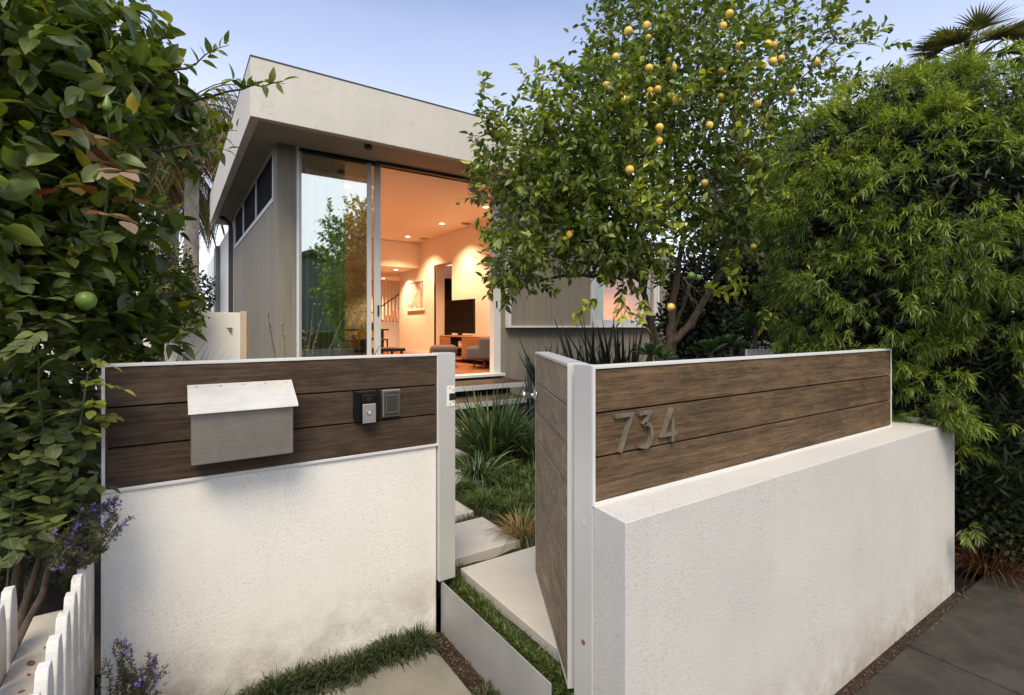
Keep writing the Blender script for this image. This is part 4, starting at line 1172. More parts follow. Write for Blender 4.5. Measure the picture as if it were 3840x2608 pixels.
    # dead hanging leaves
    Pd = np.array([_at(2800 + random.uniform(-45, 45), random.uniform(230, 620), 4.5) for _ in range(90)] + [_at(2500 + random.uniform(-30, 30), random.uniform(650, 800), 4.1) for _ in range(25)])
    V, Fq, own = leaves(Pd, RNG.normal(0, 0.3, Pd.shape) + np.array([0, 0, -1]), rand_dir(len(Pd)), 0.07, 0.018, seg=3, curl=0.5)
    fastmesh('dead_leaves', V, Fq, plainleaf('dry brown leaves', (0.20, 0.09, 0.04)), RNG.uniform(0, 1, len(Pd))[own], t)
    # fruit
    ox, oy, s = 1700, 0, 1.1275
    fr = [(740,133,'y'),(817,108,'y'),(825,160,'o'),(688,242,'y'),(828,290,'y'),(912,255,'o'),(930,287,'y'),(647,365,'y'),(832,385,'y'),(865,378,'y'),(828,407,'y'),(705,403,'o'),(725,425,'y'),(945,423,'y'),(920,405,'y'),(1007,370,'y'),(513,595,'y'),(616,607,'y'),(872,540,'y'),(870,597,'y'),(1084,530,'y'),(1305,277,'y'),(1328,188,'y'),(1140,110,'y'),(1167,60,'y'),(1132,300,'o'),(295,788,'y'),(491,993,'y'),(527,1052,'o'),(780,895,'g'),(1040,1175,'g'),(1007,1168,'g'),(920,1300,'y'),(1268,1045,'o'),(745,720,'y'),(1062,775,'o'),(520,530,'g'),(555,670,'g'),(380,285,'g'),(18,860,'g'),(1130,410,'o'),(1210,195,'y')]
    fl = [(ox + a / s, oy + b / s, c) for a, b, c in fr]
    fl += [(2700 + a / 1.262, 50 + b / 1.262, 'y') for a, b in ((225,147),(252,152),(290,215),(200,247),(250,230),(455,232),(548,440),(15,62),(175,430),(90,155),(345,375))] + [(3337, 113, 'd')]
    k = 0
    for u, v, c in fl:
        Y = 3.62 + 0.55 * abs(u - 2450) / 600 + random.uniform(0, .2)
        if v < 450: Y += 0.12
        if c == 'd': Y = 4.9
        rr = 0.041 if c == 'y' else 0.035
        if (u, v) and 2600 < u and v > 900: rr = 0.034
        if u < 1760: rr = .02; Y = 4.05
        rr *= random.uniform(.85, 1.1)
        p = _at(u, v, Y)
        prof = [(0.002, -1.22), (0.16, -1.14), (0.30, -1.0), (0.66, -0.74), (0.93, -0.3), (1.0, 0.05), (0.92, 0.42), (0.66, 0.78), (0.3, 0.98), (0.002, 1.02)]
        q = Matrix.Rotation(random.uniform(-.5, .5), 4, 'X') @ Matrix.Rotation(random.uniform(-.5, .5), 4, 'Y')
        mb = MB().lathe([(a * rr, b * rr) for a, b in prof], tuple(p), 18, q)
        mb.build('lemon', {'y': M['lemon'], 'o': M['ochre'], 'g': M['lime'], 'd': M['dkmetal']}[c], t, smooth=True)
    return t

def plainleaf(name, c):
    return leafmat(name, [(0, tuple(x * .7 for x in c)), (1, tuple(x * 1.3 for x in c))], 0.7, 0.1)

lemon_tree()

# ---- big citrus at the left ------------------------------------------------
def left_citrus():
    t = thing('citrus_tree', 'large leaved citrus tree with green fruit filling the left side', 'tree', at(60, 2300, 2.2))
    E = [ell(0, 330, 1.9, 300, 330, 0.5), ell(260, 270, 2.4, 230, 200, 0.6), ell(430, 420, 2.7, 150, 110, 0.4), ell(560, 300, 2.8, 90, 50, 0.25),
         ell(60, 800, 1.9, 240, 300, 0.5), ell(270, 820, 2.4, 110, 200, 0.4), ell(470, 1180, 2.5, 100, 100, 0.3), ell(150, 1150, 2.0, 200, 230, 0.45),
         ell(30, 40, 2.2, 260, 160, 0.5), ell(330, 30, 2.6, 60, 60, 0.3), ell(620, 500, 2.8, 50, 30, 0.2)]
    wts = [1.2, 1, 1.1, 1.0, 1.2, 1.1, 1.2, 1.2, 1.0, 1.0, 1.1]
    P, D = sample_crown(E, 760, 0.42, wts)
    # named sprays against the sky and the house
    spr = [((700, 380, 2.75), (905, 285, 2.75)), ((735, 240, 2.8), (860, 160, 2.8)), ((905, 330, 2.8), (1068, 305, 2.75)), ((600, 150, 2.7), (640, 90, 2.7)), ((760, 530, 2.8), (890, 480, 2.75)),
           ((760, 560, 2.8), (860, 560, 2.75)), ((620, 1180, 2.5), (745, 1205, 2.5)), ((480, 60, 2.6), (540, 10, 2.6)), ((600, 1250, 2.4), (740, 1240, 2.4)), ((590, 1040, 2.5), (700, 1050, 2.5)), ((560, 1290, 2.3), (690, 1290, 2.4)), ((340, 40, 2.5), (380, -30, 2.5))]
    SP = np.array([at(*a) for a, b in spr]); SE = np.array([at(*b) for a, b in spr]); SD = SE - SP
    tr = MB(); seeds = []
    def L(*p): return [list(at(*q)) for q in p]
    raw = [L((-120, 2200, 2.9), (-40, 1600, 2.7), (120, 1200, 2.4), (230, 800, 2.35), (420, 560, 2.5), (700, 380, 2.75)),
           L((-120, 2200, 2.9), (-60, 1500, 2.6), (20, 900, 2.2), (60, 400, 2.2), (150, 100, 2.3)),
           L((120, 1200, 2.25), (300, 1150, 2.35), (520, 1180, 2.45)), L((420, 560, 2.5), (560, 300, 2.6), (735, 240, 2.8)), L((700, 380, 2.75), (905, 330, 2.8), (1060, 305, 2.75)), L((420, 560, 2.5), (600, 560, 2.7), (760, 540, 2.8))]
    for line, r0, r1 in zip(raw, (0.04, 0.035, 0.02, 0.014, 0.007, 0.012), (0.012, 0.015, 0.008, 0.006, 0.003, 0.006)):
        pts = [Vector(p) for p in line]; fine = []
        for a, b in zip(pts[:-1], pts[1:]):
            for q in range(4): fine.append(a.lerp(b, q / 4) + Vector(RNG.normal(0, 0.007, 3)))
        fine.append(pts[-1])
        tr.tube(fine, [r0 + (r1 - r0) * i / (len(fine) - 1) for i in range(len(fine))], 8)
        seeds.append([list(p) for p in fine if p.z > 1.0])
    tr.build('trunk', M['bark'], t, smooth=True)
    br = MB()
    sel = RNG.permutation(len(P))[:360]
    skeleton(br, seeds, np.concatenate([P[sel], SP]), 0.003, 0.02, 0.14, 0.3, 0.02, 5)
    for a, b in zip(SP, SE):
        q = [Vector(a) + (Vector(b) - Vector(a)) * i / 4 + Vector((0, 0, 0.02 * math.sin(i))) for i in range(5)]
        br.tube(q, [.004, .0035, .003, .0022, .0015], 5, False)
    br.build('branches', M['greentwig'], t, smooth=True)
    upD = unit(D + np.array([0, 0, 0.25]) + RNG.normal(0, 0.4, D.shape))
    V, Fq, own, rep = twig_leaves(P, upD, 9, 0.22, 0.098, 0.052, 0.85, 0.8, seg=5, curl=0.2, fold=0.28)
    k = len(P) * 9
    v1 = np.clip(RNG.uniform(0, 0.82, k) + clumpvar(P, 5, .08)[rep] + np.where(RNG.uniform(0, 1, k) < .045, .4, 0), 0, 1)[own]
    SL = np.linalg.norm(SD, axis=1)
    VS, FS, ownS, repS = twig_leaves(SP, SD, 11, SL[np.repeat(np.arange(len(SP)), 11)], 0.085, 0.036, 0.85, 0.9, seg=5, curl=0.22, fold=0.3)
    vs_ = RNG.uniform(0.3, 0.95, len(SP) * 11)[ownS]
    Pi, Di = sample_crown(E, 2600, 0.55, wts)
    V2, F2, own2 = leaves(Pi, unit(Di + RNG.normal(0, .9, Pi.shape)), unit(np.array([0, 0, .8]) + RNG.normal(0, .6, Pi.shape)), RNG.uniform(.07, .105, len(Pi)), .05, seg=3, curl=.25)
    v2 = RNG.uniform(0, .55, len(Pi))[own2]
    VV = np.concatenate([V, VS, V2]); FF = np.concatenate([Fq, FS + len(V), F2 + len(V) + len(VS)])
    fastmesh('crown', VV, FF, M['leaf_citrus'], np.concatenate([v1, vs_, v2]), t, rib=True)
    for (u, v, Y, r) in ((322, 1128, 1.75, .032), (245, 1075, 1.8, .036), (603, 828, 2.3, .024), (490, 172, 2.3, .021), (548, 1200, 2.3, .018), (745, 1195, 2.5, .014), (747, 1240, 2.5, .012), (200, 1075, 1.85, .034), (290, 880, 2.0, .02)):
        MB().lathe([(0.01 * r, -1.05 * r), (.4 * r, -.93 * r), (.8 * r, -.6 * r), (r, 0), (.85 * r, .55 * r), (.45 * r, .9 * r), (.01 * r, r)], tuple(at(u, v, Y)), 18).build('green_fruit', M['lime'], t, smooth=True)
left_citrus()

# rose with bronze young leaves in front of the citrus, and its dark lower leaves
def rose():
    t = thing('rose_bush', 'climbing rose with bronze red young leaves and dark lower foliage', 'shrub', at(120, 2400, 1.7))
    st = MB(); P = []; Dd = []
    canes = [[(350, 1100, 2.1), (400, 760, 1.75), (412, 560, 1.66), (402, 400, 1.65)],
             [(180, 1750, 1.85), (150, 1500, 1.6), (140, 1250, 1.55)], [(150, 1700, 1.6), (300, 1600, 1.65), (330, 1400, 1.7), (400, 1330, 1.75)],
             [(20, 2300, 2.0), (50, 1900, 1.7), (90, 1700, 1.55)]]
    for c in canes:
        pts = [at(*q) for q in c]
        st.tube(pts, [0.0035] * (len(pts) - 1) + [0.002], 6)
    st.build('canes', M['greentwig'], t, smooth=True)
    MB().lathe([(0.002, -.02), (.010, -.016), (.014, -.004), (.010, .01), (.004, .03), (.001, .035)], tuple(at(402, 395, 1.65)), 12).build('rosehip', M['lime'], t, smooth=True)
    # compound leaves
    def spray(lst, key, L_, W_, name, n5=5, lo=0., hi=1.):
        PP, DD, NN, LL = [], [], [], []
        for (u, v, Y) in lst:
            c = np.array(at(u, v, Y)); a = random.uniform(0, 6.28)
            ax = RIGHT * math.cos(a) - FWD * math.sin(a) * .5 + UP * random.uniform(-.45, .15); ax = ax / np.linalg.norm(ax)
            sd = np.cross(ax, UP); sd /= np.linalg.norm(sd)
            nn = np.cross(sd, ax) + RNG.normal(0, .15, 3)
            for (k, s_) in ((1.0, 0), (.55, 1), (.55, -1), (.15, 1), (.15, -1)):
                PP.append(c + ax * k * L_ * 1.3); DD.append(ax * (1 if s_ == 0 else .5) + sd * s_); NN.append(nn); LL.append(L_ * (1.1 if s_ == 0 else .9))
        PP = np.array(PP); n = len(PP)
        V, Fq, own = leaves(PP, np.array(DD) + RNG.normal(0, .12, (n, 3)), np.array(NN), np.array(LL) * RNG.uniform(.8, 1.15, n), W_, seg=5, curl=.12, fold=.2, peak=.9)
        fastmesh(name, V, Fq, M[key], RNG.uniform(lo, hi, n)[own], t, rib=True)
    spray([(330, 560, 1.6), (440, 530, 1.62), (250, 450, 1.6), (470, 640, 1.6), (330, 690, 1.6), (400, 800, 1.55), (480, 740, 1.6), (380, 620, 1.65)], 'leaf_red', .070, .046, 'young_leaves')
    low = [(random.uniform(-20, 330), random.uniform(1000, 2080), random.uniform(1.5, 1.85)) for _ in range(105)]
    low += [(random.uniform(150, 340), random.uniform(1500, 1900), random.uniform(1.65, 1.85)) for _ in range(22)]
    spray(low, 'leaf_rose', .052, .042, 'leaves')
    spray([(330, 1430, 1.72), (360, 1500, 1.72), (300, 1600, 1.7), (395, 1560, 1.74), (350, 1350, 1.72), (400, 1440, 1.75)], 'leaf_lemon', .04, .03, 'light_leaves', lo=.7, hi=.92)
rose()

def leafy_mass(name, label, cat, E, n, L_, W_, matk, loc, trunk=None, shell=.4, seg=2, lo=0, hi=1, group=None, wts=None, up=.5):
    t = thing(name, label, cat, loc, group)
    P, D = sample_crown(E, n, shell, wts)
    V, Fq, own = leaves(P, unit(D + RNG.normal(0, .8, P.shape)), unit(D * .6 + np.array([0, 0, up]) + RNG.normal(0, .5, P.shape)), RNG.uniform(.6, 1.2, len(P)) * L_, W_, seg=seg, curl=.2)
    fastmesh('crown', V, Fq, M[matk], np.clip(RNG.uniform(lo, hi, len(P)) + clumpvar(P, 3, .15), 0, 1)[own], t, rib=True)
    mb = MB()
    c = E[0][0]; zb = loc[2]
    for k in range(5):
        e = E[k % len(E)][0] + RNG.normal(0, .12, 3) * E[k % len(E)][1].min()
        mid = (np.array(loc) + e) / 2 + RNG.normal(0, .02, 3)
        mb.tube([Vector(loc) + Vector((random.uniform(-.1, .0), random.uniform(-.02, .1), 0)), mid, e], [.05 * min(1, E[0][1].min() / .5), .03 * min(1, E[0][1].min() / .5), .008], 7)
    mb.build('trunk', M['bark'], t, smooth=True)
    return t

# dark hedge mass left, below the citrus
leafy_mass('hedge', 'dark dense hedge behind the picket fence at the left edge', 'hedge',
           [ell(40, 1500, 2.6, 330, 360, .4), ell(60, 2000, 2.4, 300, 300, .4), ell(-100, 1000, 2.9, 330, 500, .4)], 5200, .06, .035, 'leaf_hedge', tuple(at(30, 2500, 2.5)), shell=.6)
leafy_mass('clipped_bush', 'round clipped bush in front of the palm trunks', 'bush', [ell(610, 1030, 8.5, 120, 140, .5), ell(560, 960, 8.6, 90, 90, .4), ell(640, 1150, 8.4, 110, 120, .5)], 5200, .075, .045, 'leaf_bush', tuple(at(610, 1500, 8.5)))
leafy_mass('thin_shrub', 'sparse shrub against the white sky right of the palm trunk', 'shrub', [ell(765, 1110, 15, 40, 80, .4)], 420, .12, .08, 'leaf_bush', tuple(at(765, 1330, 15)))
leafy_mass('dark_shrub', 'dark broad leaved shrub behind the near pickets', 'shrub', [ell(60, 1720, 1.95, 210, 330, .22), ell(210, 1900, 1.95, 90, 130, .15)], 1500, .085, .05, 'leaf_rose', tuple(at(60, 2500, 1.95)), shell=.7, seg=4)
# dark hedge behind the lemon tree and to the right
leafy_mass('boundary_hedge', 'tall dark hedge behind the lemon tree trunk', 'hedge',
           [ell(2760, 1080, 8.2, 270, 230, .7), ell(2640, 1230, 8.0, 200, 160, .6), ell(2900, 900, 8.4, 260, 280, .8), ell(3050, 1150, 8.0, 260, 250, .8), ell(2560, 1150, 8.6, 60, 200, .5)], 30000, .10, .06, 'leaf_hedge', tuple(at(2780, 1530, 8.2)), shell=.5)
leafy_mass('background_tree', 'dark tree beyond the hedge, right of the house end', 'tree', [ell(2760, 760, 14, 230, 150, 1.5), ell(3000, 620, 15, 260, 200, 1.5)], 3800, .16, .09, 'leaf_hedge', tuple(at(2800, 1400, 14)), shell=.6)

# ---- weeping podocarpus-like shrub ------------------------------------------
def weeping():
    t = thing('weeping_shrub', 'huge bright green weeping shrub with narrow leaves at the right', 'shrub', at(3480, 2150, 3.7))
    E = [ell(3400, 900, 3.75, 400, 500, 0.95), ell(3570, 590, 3.8, 300, 300, 0.9), ell(3190, 1080, 3.7, 200, 280, 0.7), ell(3740, 1050, 3.65, 330, 500, 0.9),
         ell(3130, 590, 3.85, 150, 150, 0.5), ell(3560, 1420, 3.5, 330, 240, 0.55), ell(3830, 1600, 3.4, 280, 330, 0.5), ell(3080, 830, 3.75, 120, 240, .5), ell(3330, 480, 3.9, 230, 180, .6), ell(3250, 1300, 3.75, 260, 160, .5)]
    C, CD = sample_crown(E, 3000, 0.06)
    dist = np.ones(len(C)) * 9
    for c, r in E:
        q = (C - c) @ BASIS.T / r
        dist = np.minimum(dist, np.linalg.norm(q, axis=1))
    keep = (dist > 0.86) & (C @ FWD < 4.35)
    keep &= (C[:, 2] > 0.95) & ~((C[:, 0] < 3.75) & (C[:, 1] < 1.5) & (C[:, 2] < 1.50))
    C, CD = C[keep], CD[keep]
    H_ = np.array([at(random.gauss(3500, 38), random.gauss(1545, 20), random.uniform(3.1, 3.3)) for _ in range(7)] + [at(random.gauss(3680, 90), random.gauss(1640, 60), random.uniform(3.3, 3.5)) for _ in range(14)]
                  + [at(3605, 1955, 3.15)])
    C = np.concatenate([C, H_]); CD = np.concatenate([CD, np.tile(-FWD * .8 - UP * .1, (len(H_), 1))])
    k_ = 8
    rp = np.repeat(np.arange(len(C)), k_)
    off = rand_dir(len(rp)); off = unit(off + CD[rp] * .9)
    cr = RNG.uniform(.035, .085, len(C))[rp]
    P = C[rp] + off * cr[:, None] * np.array([1, 1, .55]) - UP * .03
    D = unit(CD[rp] * .55 + off * .8)
    cv = RNG.uniform(-.12, .24, len(C))[rp]
    # shoot directions: outward; up on the top, drooping low down
    SDn = unit(D + RNG.normal(0, .25, D.shape) + UP * np.clip(D[:, 2:3], -.3, 1) * .4 - UP * 0.12)
    nl = 17; n = len(P)
    rep = np.repeat(np.arange(n), nl)
    tt = np.tile((np.arange(nl) + .5) / nl, n)
    tl = RNG.uniform(.04, .08, n)[rep]
    side = rand_dir(n * nl); ax = SDn[rep]
    side = unit(side - ax * np.sum(side * ax, 1, keepdims=True))
    LD = unit(ax * (.45 + .5 * tt[:, None]) + side * (1.0 - .45 * tt[:, None]))
    LB = P[rep] + ax * (tl * tt)[:, None]
    ll = RNG.uniform(.038, .062, n * nl)
    m = n * nl
    LD = unit(LD)
    S = unit(np.cross(LD, UP + RNG.normal(0, .4, (m, 3))))
    V = np.empty((m, 3, 2, 3))
    wd = RNG.uniform(.0055, .0078, m)
    for i, (t_, w_) in enumerate(((0, .5), (.5, 1.0), (1, .12))):
        mid = LB + LD * (ll * t_)[:, None] - UP * (ll * .30 * t_ * t_)[:, None]
        for j, s_ in enumerate((-1, 1)): V[:, i, j] = mid + S * (s_ * wd * .5 * w_)[:, None]
    base = (np.arange(m) * 6)[:, None, None]
    Fq = (base + np.array([[0, 1, 3, 2], [2, 3, 5, 4]])[None]).reshape(-1, 4)
    young = cv + RNG.uniform(-.06, .1, n) + np.clip(D[:, 2], 0, 1) * .18
    v = np.clip(RNG.uniform(.1, .62, m) + young[rep], 0, 1)
    fastmesh('crown', V.reshape(-1, 3), Fq, M['leaf_podo'], np.repeat(v, 6), t)
    # dense inner leaves in dark green, painting the shade in the gaps
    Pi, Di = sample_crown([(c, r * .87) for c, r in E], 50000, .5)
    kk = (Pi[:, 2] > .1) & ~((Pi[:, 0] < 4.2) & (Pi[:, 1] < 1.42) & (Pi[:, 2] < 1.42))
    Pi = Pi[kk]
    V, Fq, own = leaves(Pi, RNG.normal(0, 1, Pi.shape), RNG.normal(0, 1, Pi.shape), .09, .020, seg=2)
    fastmesh('inner_shade_foliage', V, Fq, M['leaf_hedge'], RNG.uniform(0, .8, len(Pi))[own], t)
    mb = MB()
    for k in range(9):
        e = E[k][0]; b = np.array(at(3400, 2150, 4.3)) + RNG.normal(0, .08, 3) * np.array([1, 1, 0]); b[2] = 0.0
        mb.tube([b, (b * .45 + e * .55) + RNG.normal(0, .12, 3), e], [.05, .03, .01], 7)
    mb.build('trunk', M['bark'], t, smooth=True)
weeping()

# ---- grasses -------------------------------------------------------------------
def tuft(c, n, L_, W_, spread, droop, rad):
    a = RNG.uniform(0, 6.283, n); r = rad * np.sqrt(RNG.uniform(0, 1, n))
    P = np.array(c)[None] + np.stack([r * np.cos(a), r * np.sin(a), np.zeros(n)], 1)
    lean = RNG.uniform(.1, spread, n)
    D = np.stack([np.cos(a) * lean, np.sin(a) * lean, np.ones(n)], 1)
    V, Fq, own = blades(P, D + RNG.normal(0, .12, D.shape), L_ * RNG.uniform(.55, 1.15, n), W_, 4, droop * RNG.uniform(.4, 1.2, n))
    return V, Fq, RNG.uniform(0, 1, n)[own]
def mound(c, n, R_, L_, flat=.7, W_=.0048):
    """a dome of fine blades radiating and falling outwards"""
    d = rand_dir(n, .02)
    P = np.array(c)[None] + d * np.array([R_, R_, R_ * flat]) * RNG.uniform(.55, 1.0, (n, 1))
    V, Fq, own = blades(P, d + UP * .35 + RNG.normal(0, .22, d.shape), L_ * RNG.uniform(.6, 1.15, n), W_, 4, RNG.uniform(.3, .95, n))
    top = np.clip(d[:, 2], 0, 1) ** 2 * .25
    return V, Fq, np.clip(RNG.uniform(0, .8, n) + top, 0, 1)[own]
def join(lst):
    Vs, Fs, vs = [], [], []; o = 0
    for V, Fq, v in lst:
        Vs.append(V); Fs.append(Fq + o); vs.append(v); o += len(V)
    return np.concatenate(Vs), np.concatenate(Fs), np.concatenate(vs)

def on_stone(x, y, m=0.0):
    for (x0, y0, x1, y1) in ((1.29, 1.5, 2.25, 2.42), (.95, 2.535, 1.765, 2.99), (1.0, 3.11, 1.768, 3.62), (1.2, 3.74, 2.36, 4.12), (1.6, 4.5, 2.52, 4.95), (2.0, 5.4, 3.1, 5.95)):
        if x0 - m < x < x1 + m and y0 - m < y < y1 + m: return True
    return False
T = []
MC = []
for _ in range(6000):      # mounded ground cover inside the gate
    x, y = random.uniform(1.75, 4.0), random.uniform(2.45, 6.1)
    if on_stone(x, y, .10) or x > 1.85 + (y - 1.9) * .95 or (y < 3.9 and x < 1.88): continue
    if any((x - a) ** 2 + (y - b_) ** 2 < .165 ** 2 for a, b_ in MC): continue
    MC.append((x, y)); R_ = random.uniform(.085, .135)
    T.append(mound((x, y, .14), 620, R_, random.uniform(.10, .15), random.uniform(.7, 1.15)))
for _ in range(60):       # rows between the pavers
    y = random.choice([2.47, 3.05, 3.68, 4.2, 4.3]) + random.uniform(-.02, .02); x = random.uniform(1.15, 2.3)
    if on_stone(x, y, .0): continue
    T.append(tuft((x, y, .15), 34, .085, .004, 1.0, .5, .035))
V, Fq, v = join(T)
stuff(fastmesh('mondo_grass', V, Fq, M['blade_mondo'], v), 'mounded green mondo grass between the pavers and the clump', 'ground cover')
T = []
y = 1.36
while y < 2.40:            # strip between edging plate and first paver
    s_ = random.uniform(.035, .05)
    T.append(mound((1.215 + random.uniform(-.01, .01), y, .135), 300, s_, .075, .9, .0042)); y += s_ * 1.5
V, Fq, v = join(T); V[:, 0] = np.where(V[:, 2] < .225, np.maximum(V[:, 0], 1.135), V[:, 0])
stuff(fastmesh('mondo_grass', V, Fq, M['blade_mondo'], v), 'strip of dark mondo grass behind the metal edging plate', 'ground cover')
T = []
x = -.14
while x < 1.02:            # clumps along the foot of the mailbox wall
    s_ = random.uniform(.052, .08)
    T.append(mound((x, 2.235 + random.uniform(-.02, .012), -.03), 560, s_, random.uniform(.085, .13), 1.1, .0042))
    if random.random() < .45: T.append(mound((x + .03, 2.19, -.03), 200, s_ * .6, .07, .8, .0042))
    x += s_ * 1.45
for k in range(30):
    y = random.uniform(1.0, 1.95)
    T.append(tuft((1.075 + random.uniform(-.02, .03), y, -.035), 34, .085, .004, 1.0, .6, .03))
V, Fq, v = join(T)
stuff(fastmesh('mondo_grass', V, Fq, M['blade_dk'], v), 'dark mondo grass along the foot of the mailbox wall', 'ground cover')

def clump(name, label, parts, matk, loc, cat='plant', group=None):
    V, Fq, v = join([tuft(*p) for p in parts])
    o = fastmesh('blades', V, Fq, M[matk], v)
    t = thing(name, label, cat, loc, group); put(o, t); return t
c = at(1850, 1715, 5.0); c.z = .2
clump('strap_leaf_plant', 'big grey green strap leaved clump before the deck steps', [((c.x, c.y, .2), 380, 1.02, .020, .8, .5, .16), ((c.x + .3, c.y - .25, .2), 150, .8, .018, .9, .55, .12)], 'blade_strap', (c.x, c.y, .15))
c = at(1790, 1800, 4.35)
clump('strap_leaf_plant', 'arching grey green clump in front of the larger strap leaved clump', [((c.x, c.y, .2), 170, .50, .012, 1.2, .8, .1)], 'blade_strap', (c.x, c.y, .15))
c = at(1960, 2010, 3.15)
clump('grass_tuft', 'tan tipped grass tuft beside the gate edge', [((c.x, c.y, .2), 260, .30, .005, 1.2, .8, .08)], 'blade_tan', (c.x, c.y, .15))
# sword leaved plants under the window box
def sword(label, u, Y, n, L_):
    c = at(u, 1300, Y); t = thing('sword_plant', label, 'plant', (c.x, c.y, .15), 'dark sword leaved plants along the house wall')
    a = RNG.uniform(0, 6.283, n); lean = RNG.uniform(.05, .62, n)
    P = np.array([c.x, c.y, .15]) + np.stack([np.cos(a) * .1, np.sin(a) * .1, a * 0], 1)
    D = np.stack([np.cos(a) * lean, np.sin(a) * lean, np.ones(n)], 1)
    V, Fq, own = blades(P, D, L_ * RNG.uniform(.6, 1.05, n), .068, 5, .12)
    fastmesh('blades', V, Fq, M['blade_sword'], RNG.uniform(0, 1, n)[own], t)
sword('dark sword leaved plant left of the others, leaning over the deck corner', 2085, 7.3, 26, 1.5)
sword('dark sword leaved plant in the middle under the window box', 2220, 7.0, 44, 1.8)
sword('dark sword leaved plant nearest the lemon trunk', 2340, 6.8, 44, 1.8)
sword('small dark sword leaved plant against the concrete wall by the gate', 2000, 7.4, 12, 1.35)

# succulents
def rosette(label, u, v, Y, r, n=46):
    c = at(u, v, Y); t = thing('succulent', label, 'succulent', (c.x, c.y, .15), 'green succulent rosettes by the lemon trunk')
    d = rand_dir(n, -.1); d = d[np.argsort(d[:, 2])]
    V, Fq, own = leaves(np.tile(np.array(c), (n, 1)), d, unit(UP + d * -.3), r * (1.1 - .5 * d[:, 2]), r * .32, seg=4, curl=-.15, fold=.3, peak=1.5)
    fastmesh('rosette', V, Fq, M['succulent'], RNG.uniform(0, 1, n)[own], t)
    MB().tube([(c.x, c.y, .1), c], [.03, .02], 7).build('stem', M['bark'], t)
rosette('succulent rosette left of the lemon trunk base', 2440, 1330, 4.9, .19)
rosette('succulent rosette beside the lemon trunk, half behind it', 2490, 1345, 4.7, .13, 30)
rosette('broad succulent rosette right of the trunk', 2665, 1320, 5.0, .20)
rosette('succulent rosette farthest right near the slatted chair', 2740, 1300, 5.6, .22)
rosette('tall leafy rosette with big paddle leaves above the others', 2830, 1230, 6.0, .30, 60)

# slatted garden chair
c = at(2845, 1318, 4.6)
gc = thing('garden_chair', 'pale slatted garden chair whose back top shows over the 734 panel', 'chair', (c.x, c.y, .15))
CM = Matrix.Translation((c.x, c.y, 0)) @ Matrix.Rotation(YAW, 4, 'Z')
m_ = MB(); hw = .118
m_.box(-hw, hw, -.012, .012, 1.285, 1.292)
m_.box(-hw, -hw + .014, -.012, .012, .62, 1.2848).box(hw - .014, hw, -.012, .012, .62, 1.2848)
m_.box(-hw, hw, -.012, .33, .60, .6198)
m_.xf(CM); m_.build('frame', M['white'], gc, .001)
m_ = MB()
for k in range(17):
    x = -hw + .018 + k * .0125; m_.box(x, x + .006, -.006, .006, .6205, 1.2845)
m_.xf(CM); m_.build('back_slats', M['white'], gc)
for sx in (-hw + .007, hw - .007):
    for sy in (0, .32):
        m_ = MB().box(sx - .007, sx + .007, sy - .008, sy + .008, .14, .5995); m_.xf(CM); m_.build('leg', M['white'], gc)

# pencil stemmed shrub in front of the glass, grasses behind the left panel
def pencil(label, u, Y, n, hmax):
    c = at(u, 1225, Y); t = thing('pencil_plant', label, 'plant', (c.x, c.y, .15), 'pale pencil stemmed plants behind the mailbox panel')
    mb = MB(); LP, LDn = [], []
    for k in range(n):
        a = random.uniform(0, 6.28); p = Vector((c.x, c.y, .15)); d = Vector((math.cos(a) * .28, math.sin(a) * .28, 1)).normalized()
        h = random.uniform(.7, 1.0) * hmax; pts = [p]; 
        for i in range(9):
            d = (d + Vector(RNG.normal(0, .07, 3))).normalized(); pts.append(pts[-1] + d * h / 9)
        mb.tube(pts, [.008 - .0006 * i for i in range(10)], 6)
        for i in range(4, 10):
            for _ in range(9):
                q = pts[i - 1].lerp(pts[i], random.random()); LP.append(q); LDn.append(Vector(RNG.normal(0, 1, 3)) + d)
    mb.build('stems', M['pencil'], t, smooth=True)
    V, Fq, own = leaves(np.array(LP), np.array(LDn), rand_dir(len(LP)), .03, .009, seg=2)
    fastmesh('leaves', V, Fq, M['pencil'], RNG.uniform(0, 1, len(LP))[own], t)
pencil('tall pale pencil stemmed plant before the glass panel', 1120, 4.6, 9, 1.60)
pencil('short pale pencil stemmed plant before the concrete pier', 1085, 4.3, 5, 1.42)
pencil('small pale pencil stemmed plant at the glass panel foot', 1190, 4.5, 6, 1.32)
gl = []
for (u, Y, n, L_) in ((560, 3.6, 190, .85), (620, 3.8, 190, .74), (500, 3.4, 190, .85), (440, 3.2, 150, .8), (400, 3.1, 120, .8), (660, 3.9, 90, .62), (700, 4.0, 50, .6), (830, 4.2, 14, .5)):
    c = at(u, 1300, Y); gl.append(((c.x, c.y, .72 if u < 700 else .7), n, L_, .012, .6, .35, .14))
clump('ornamental_grass', 'yellow green grass showing over the left end of the mailbox panel', gl, 'blade_tan', tuple(at(560, 1900, 3.6)))

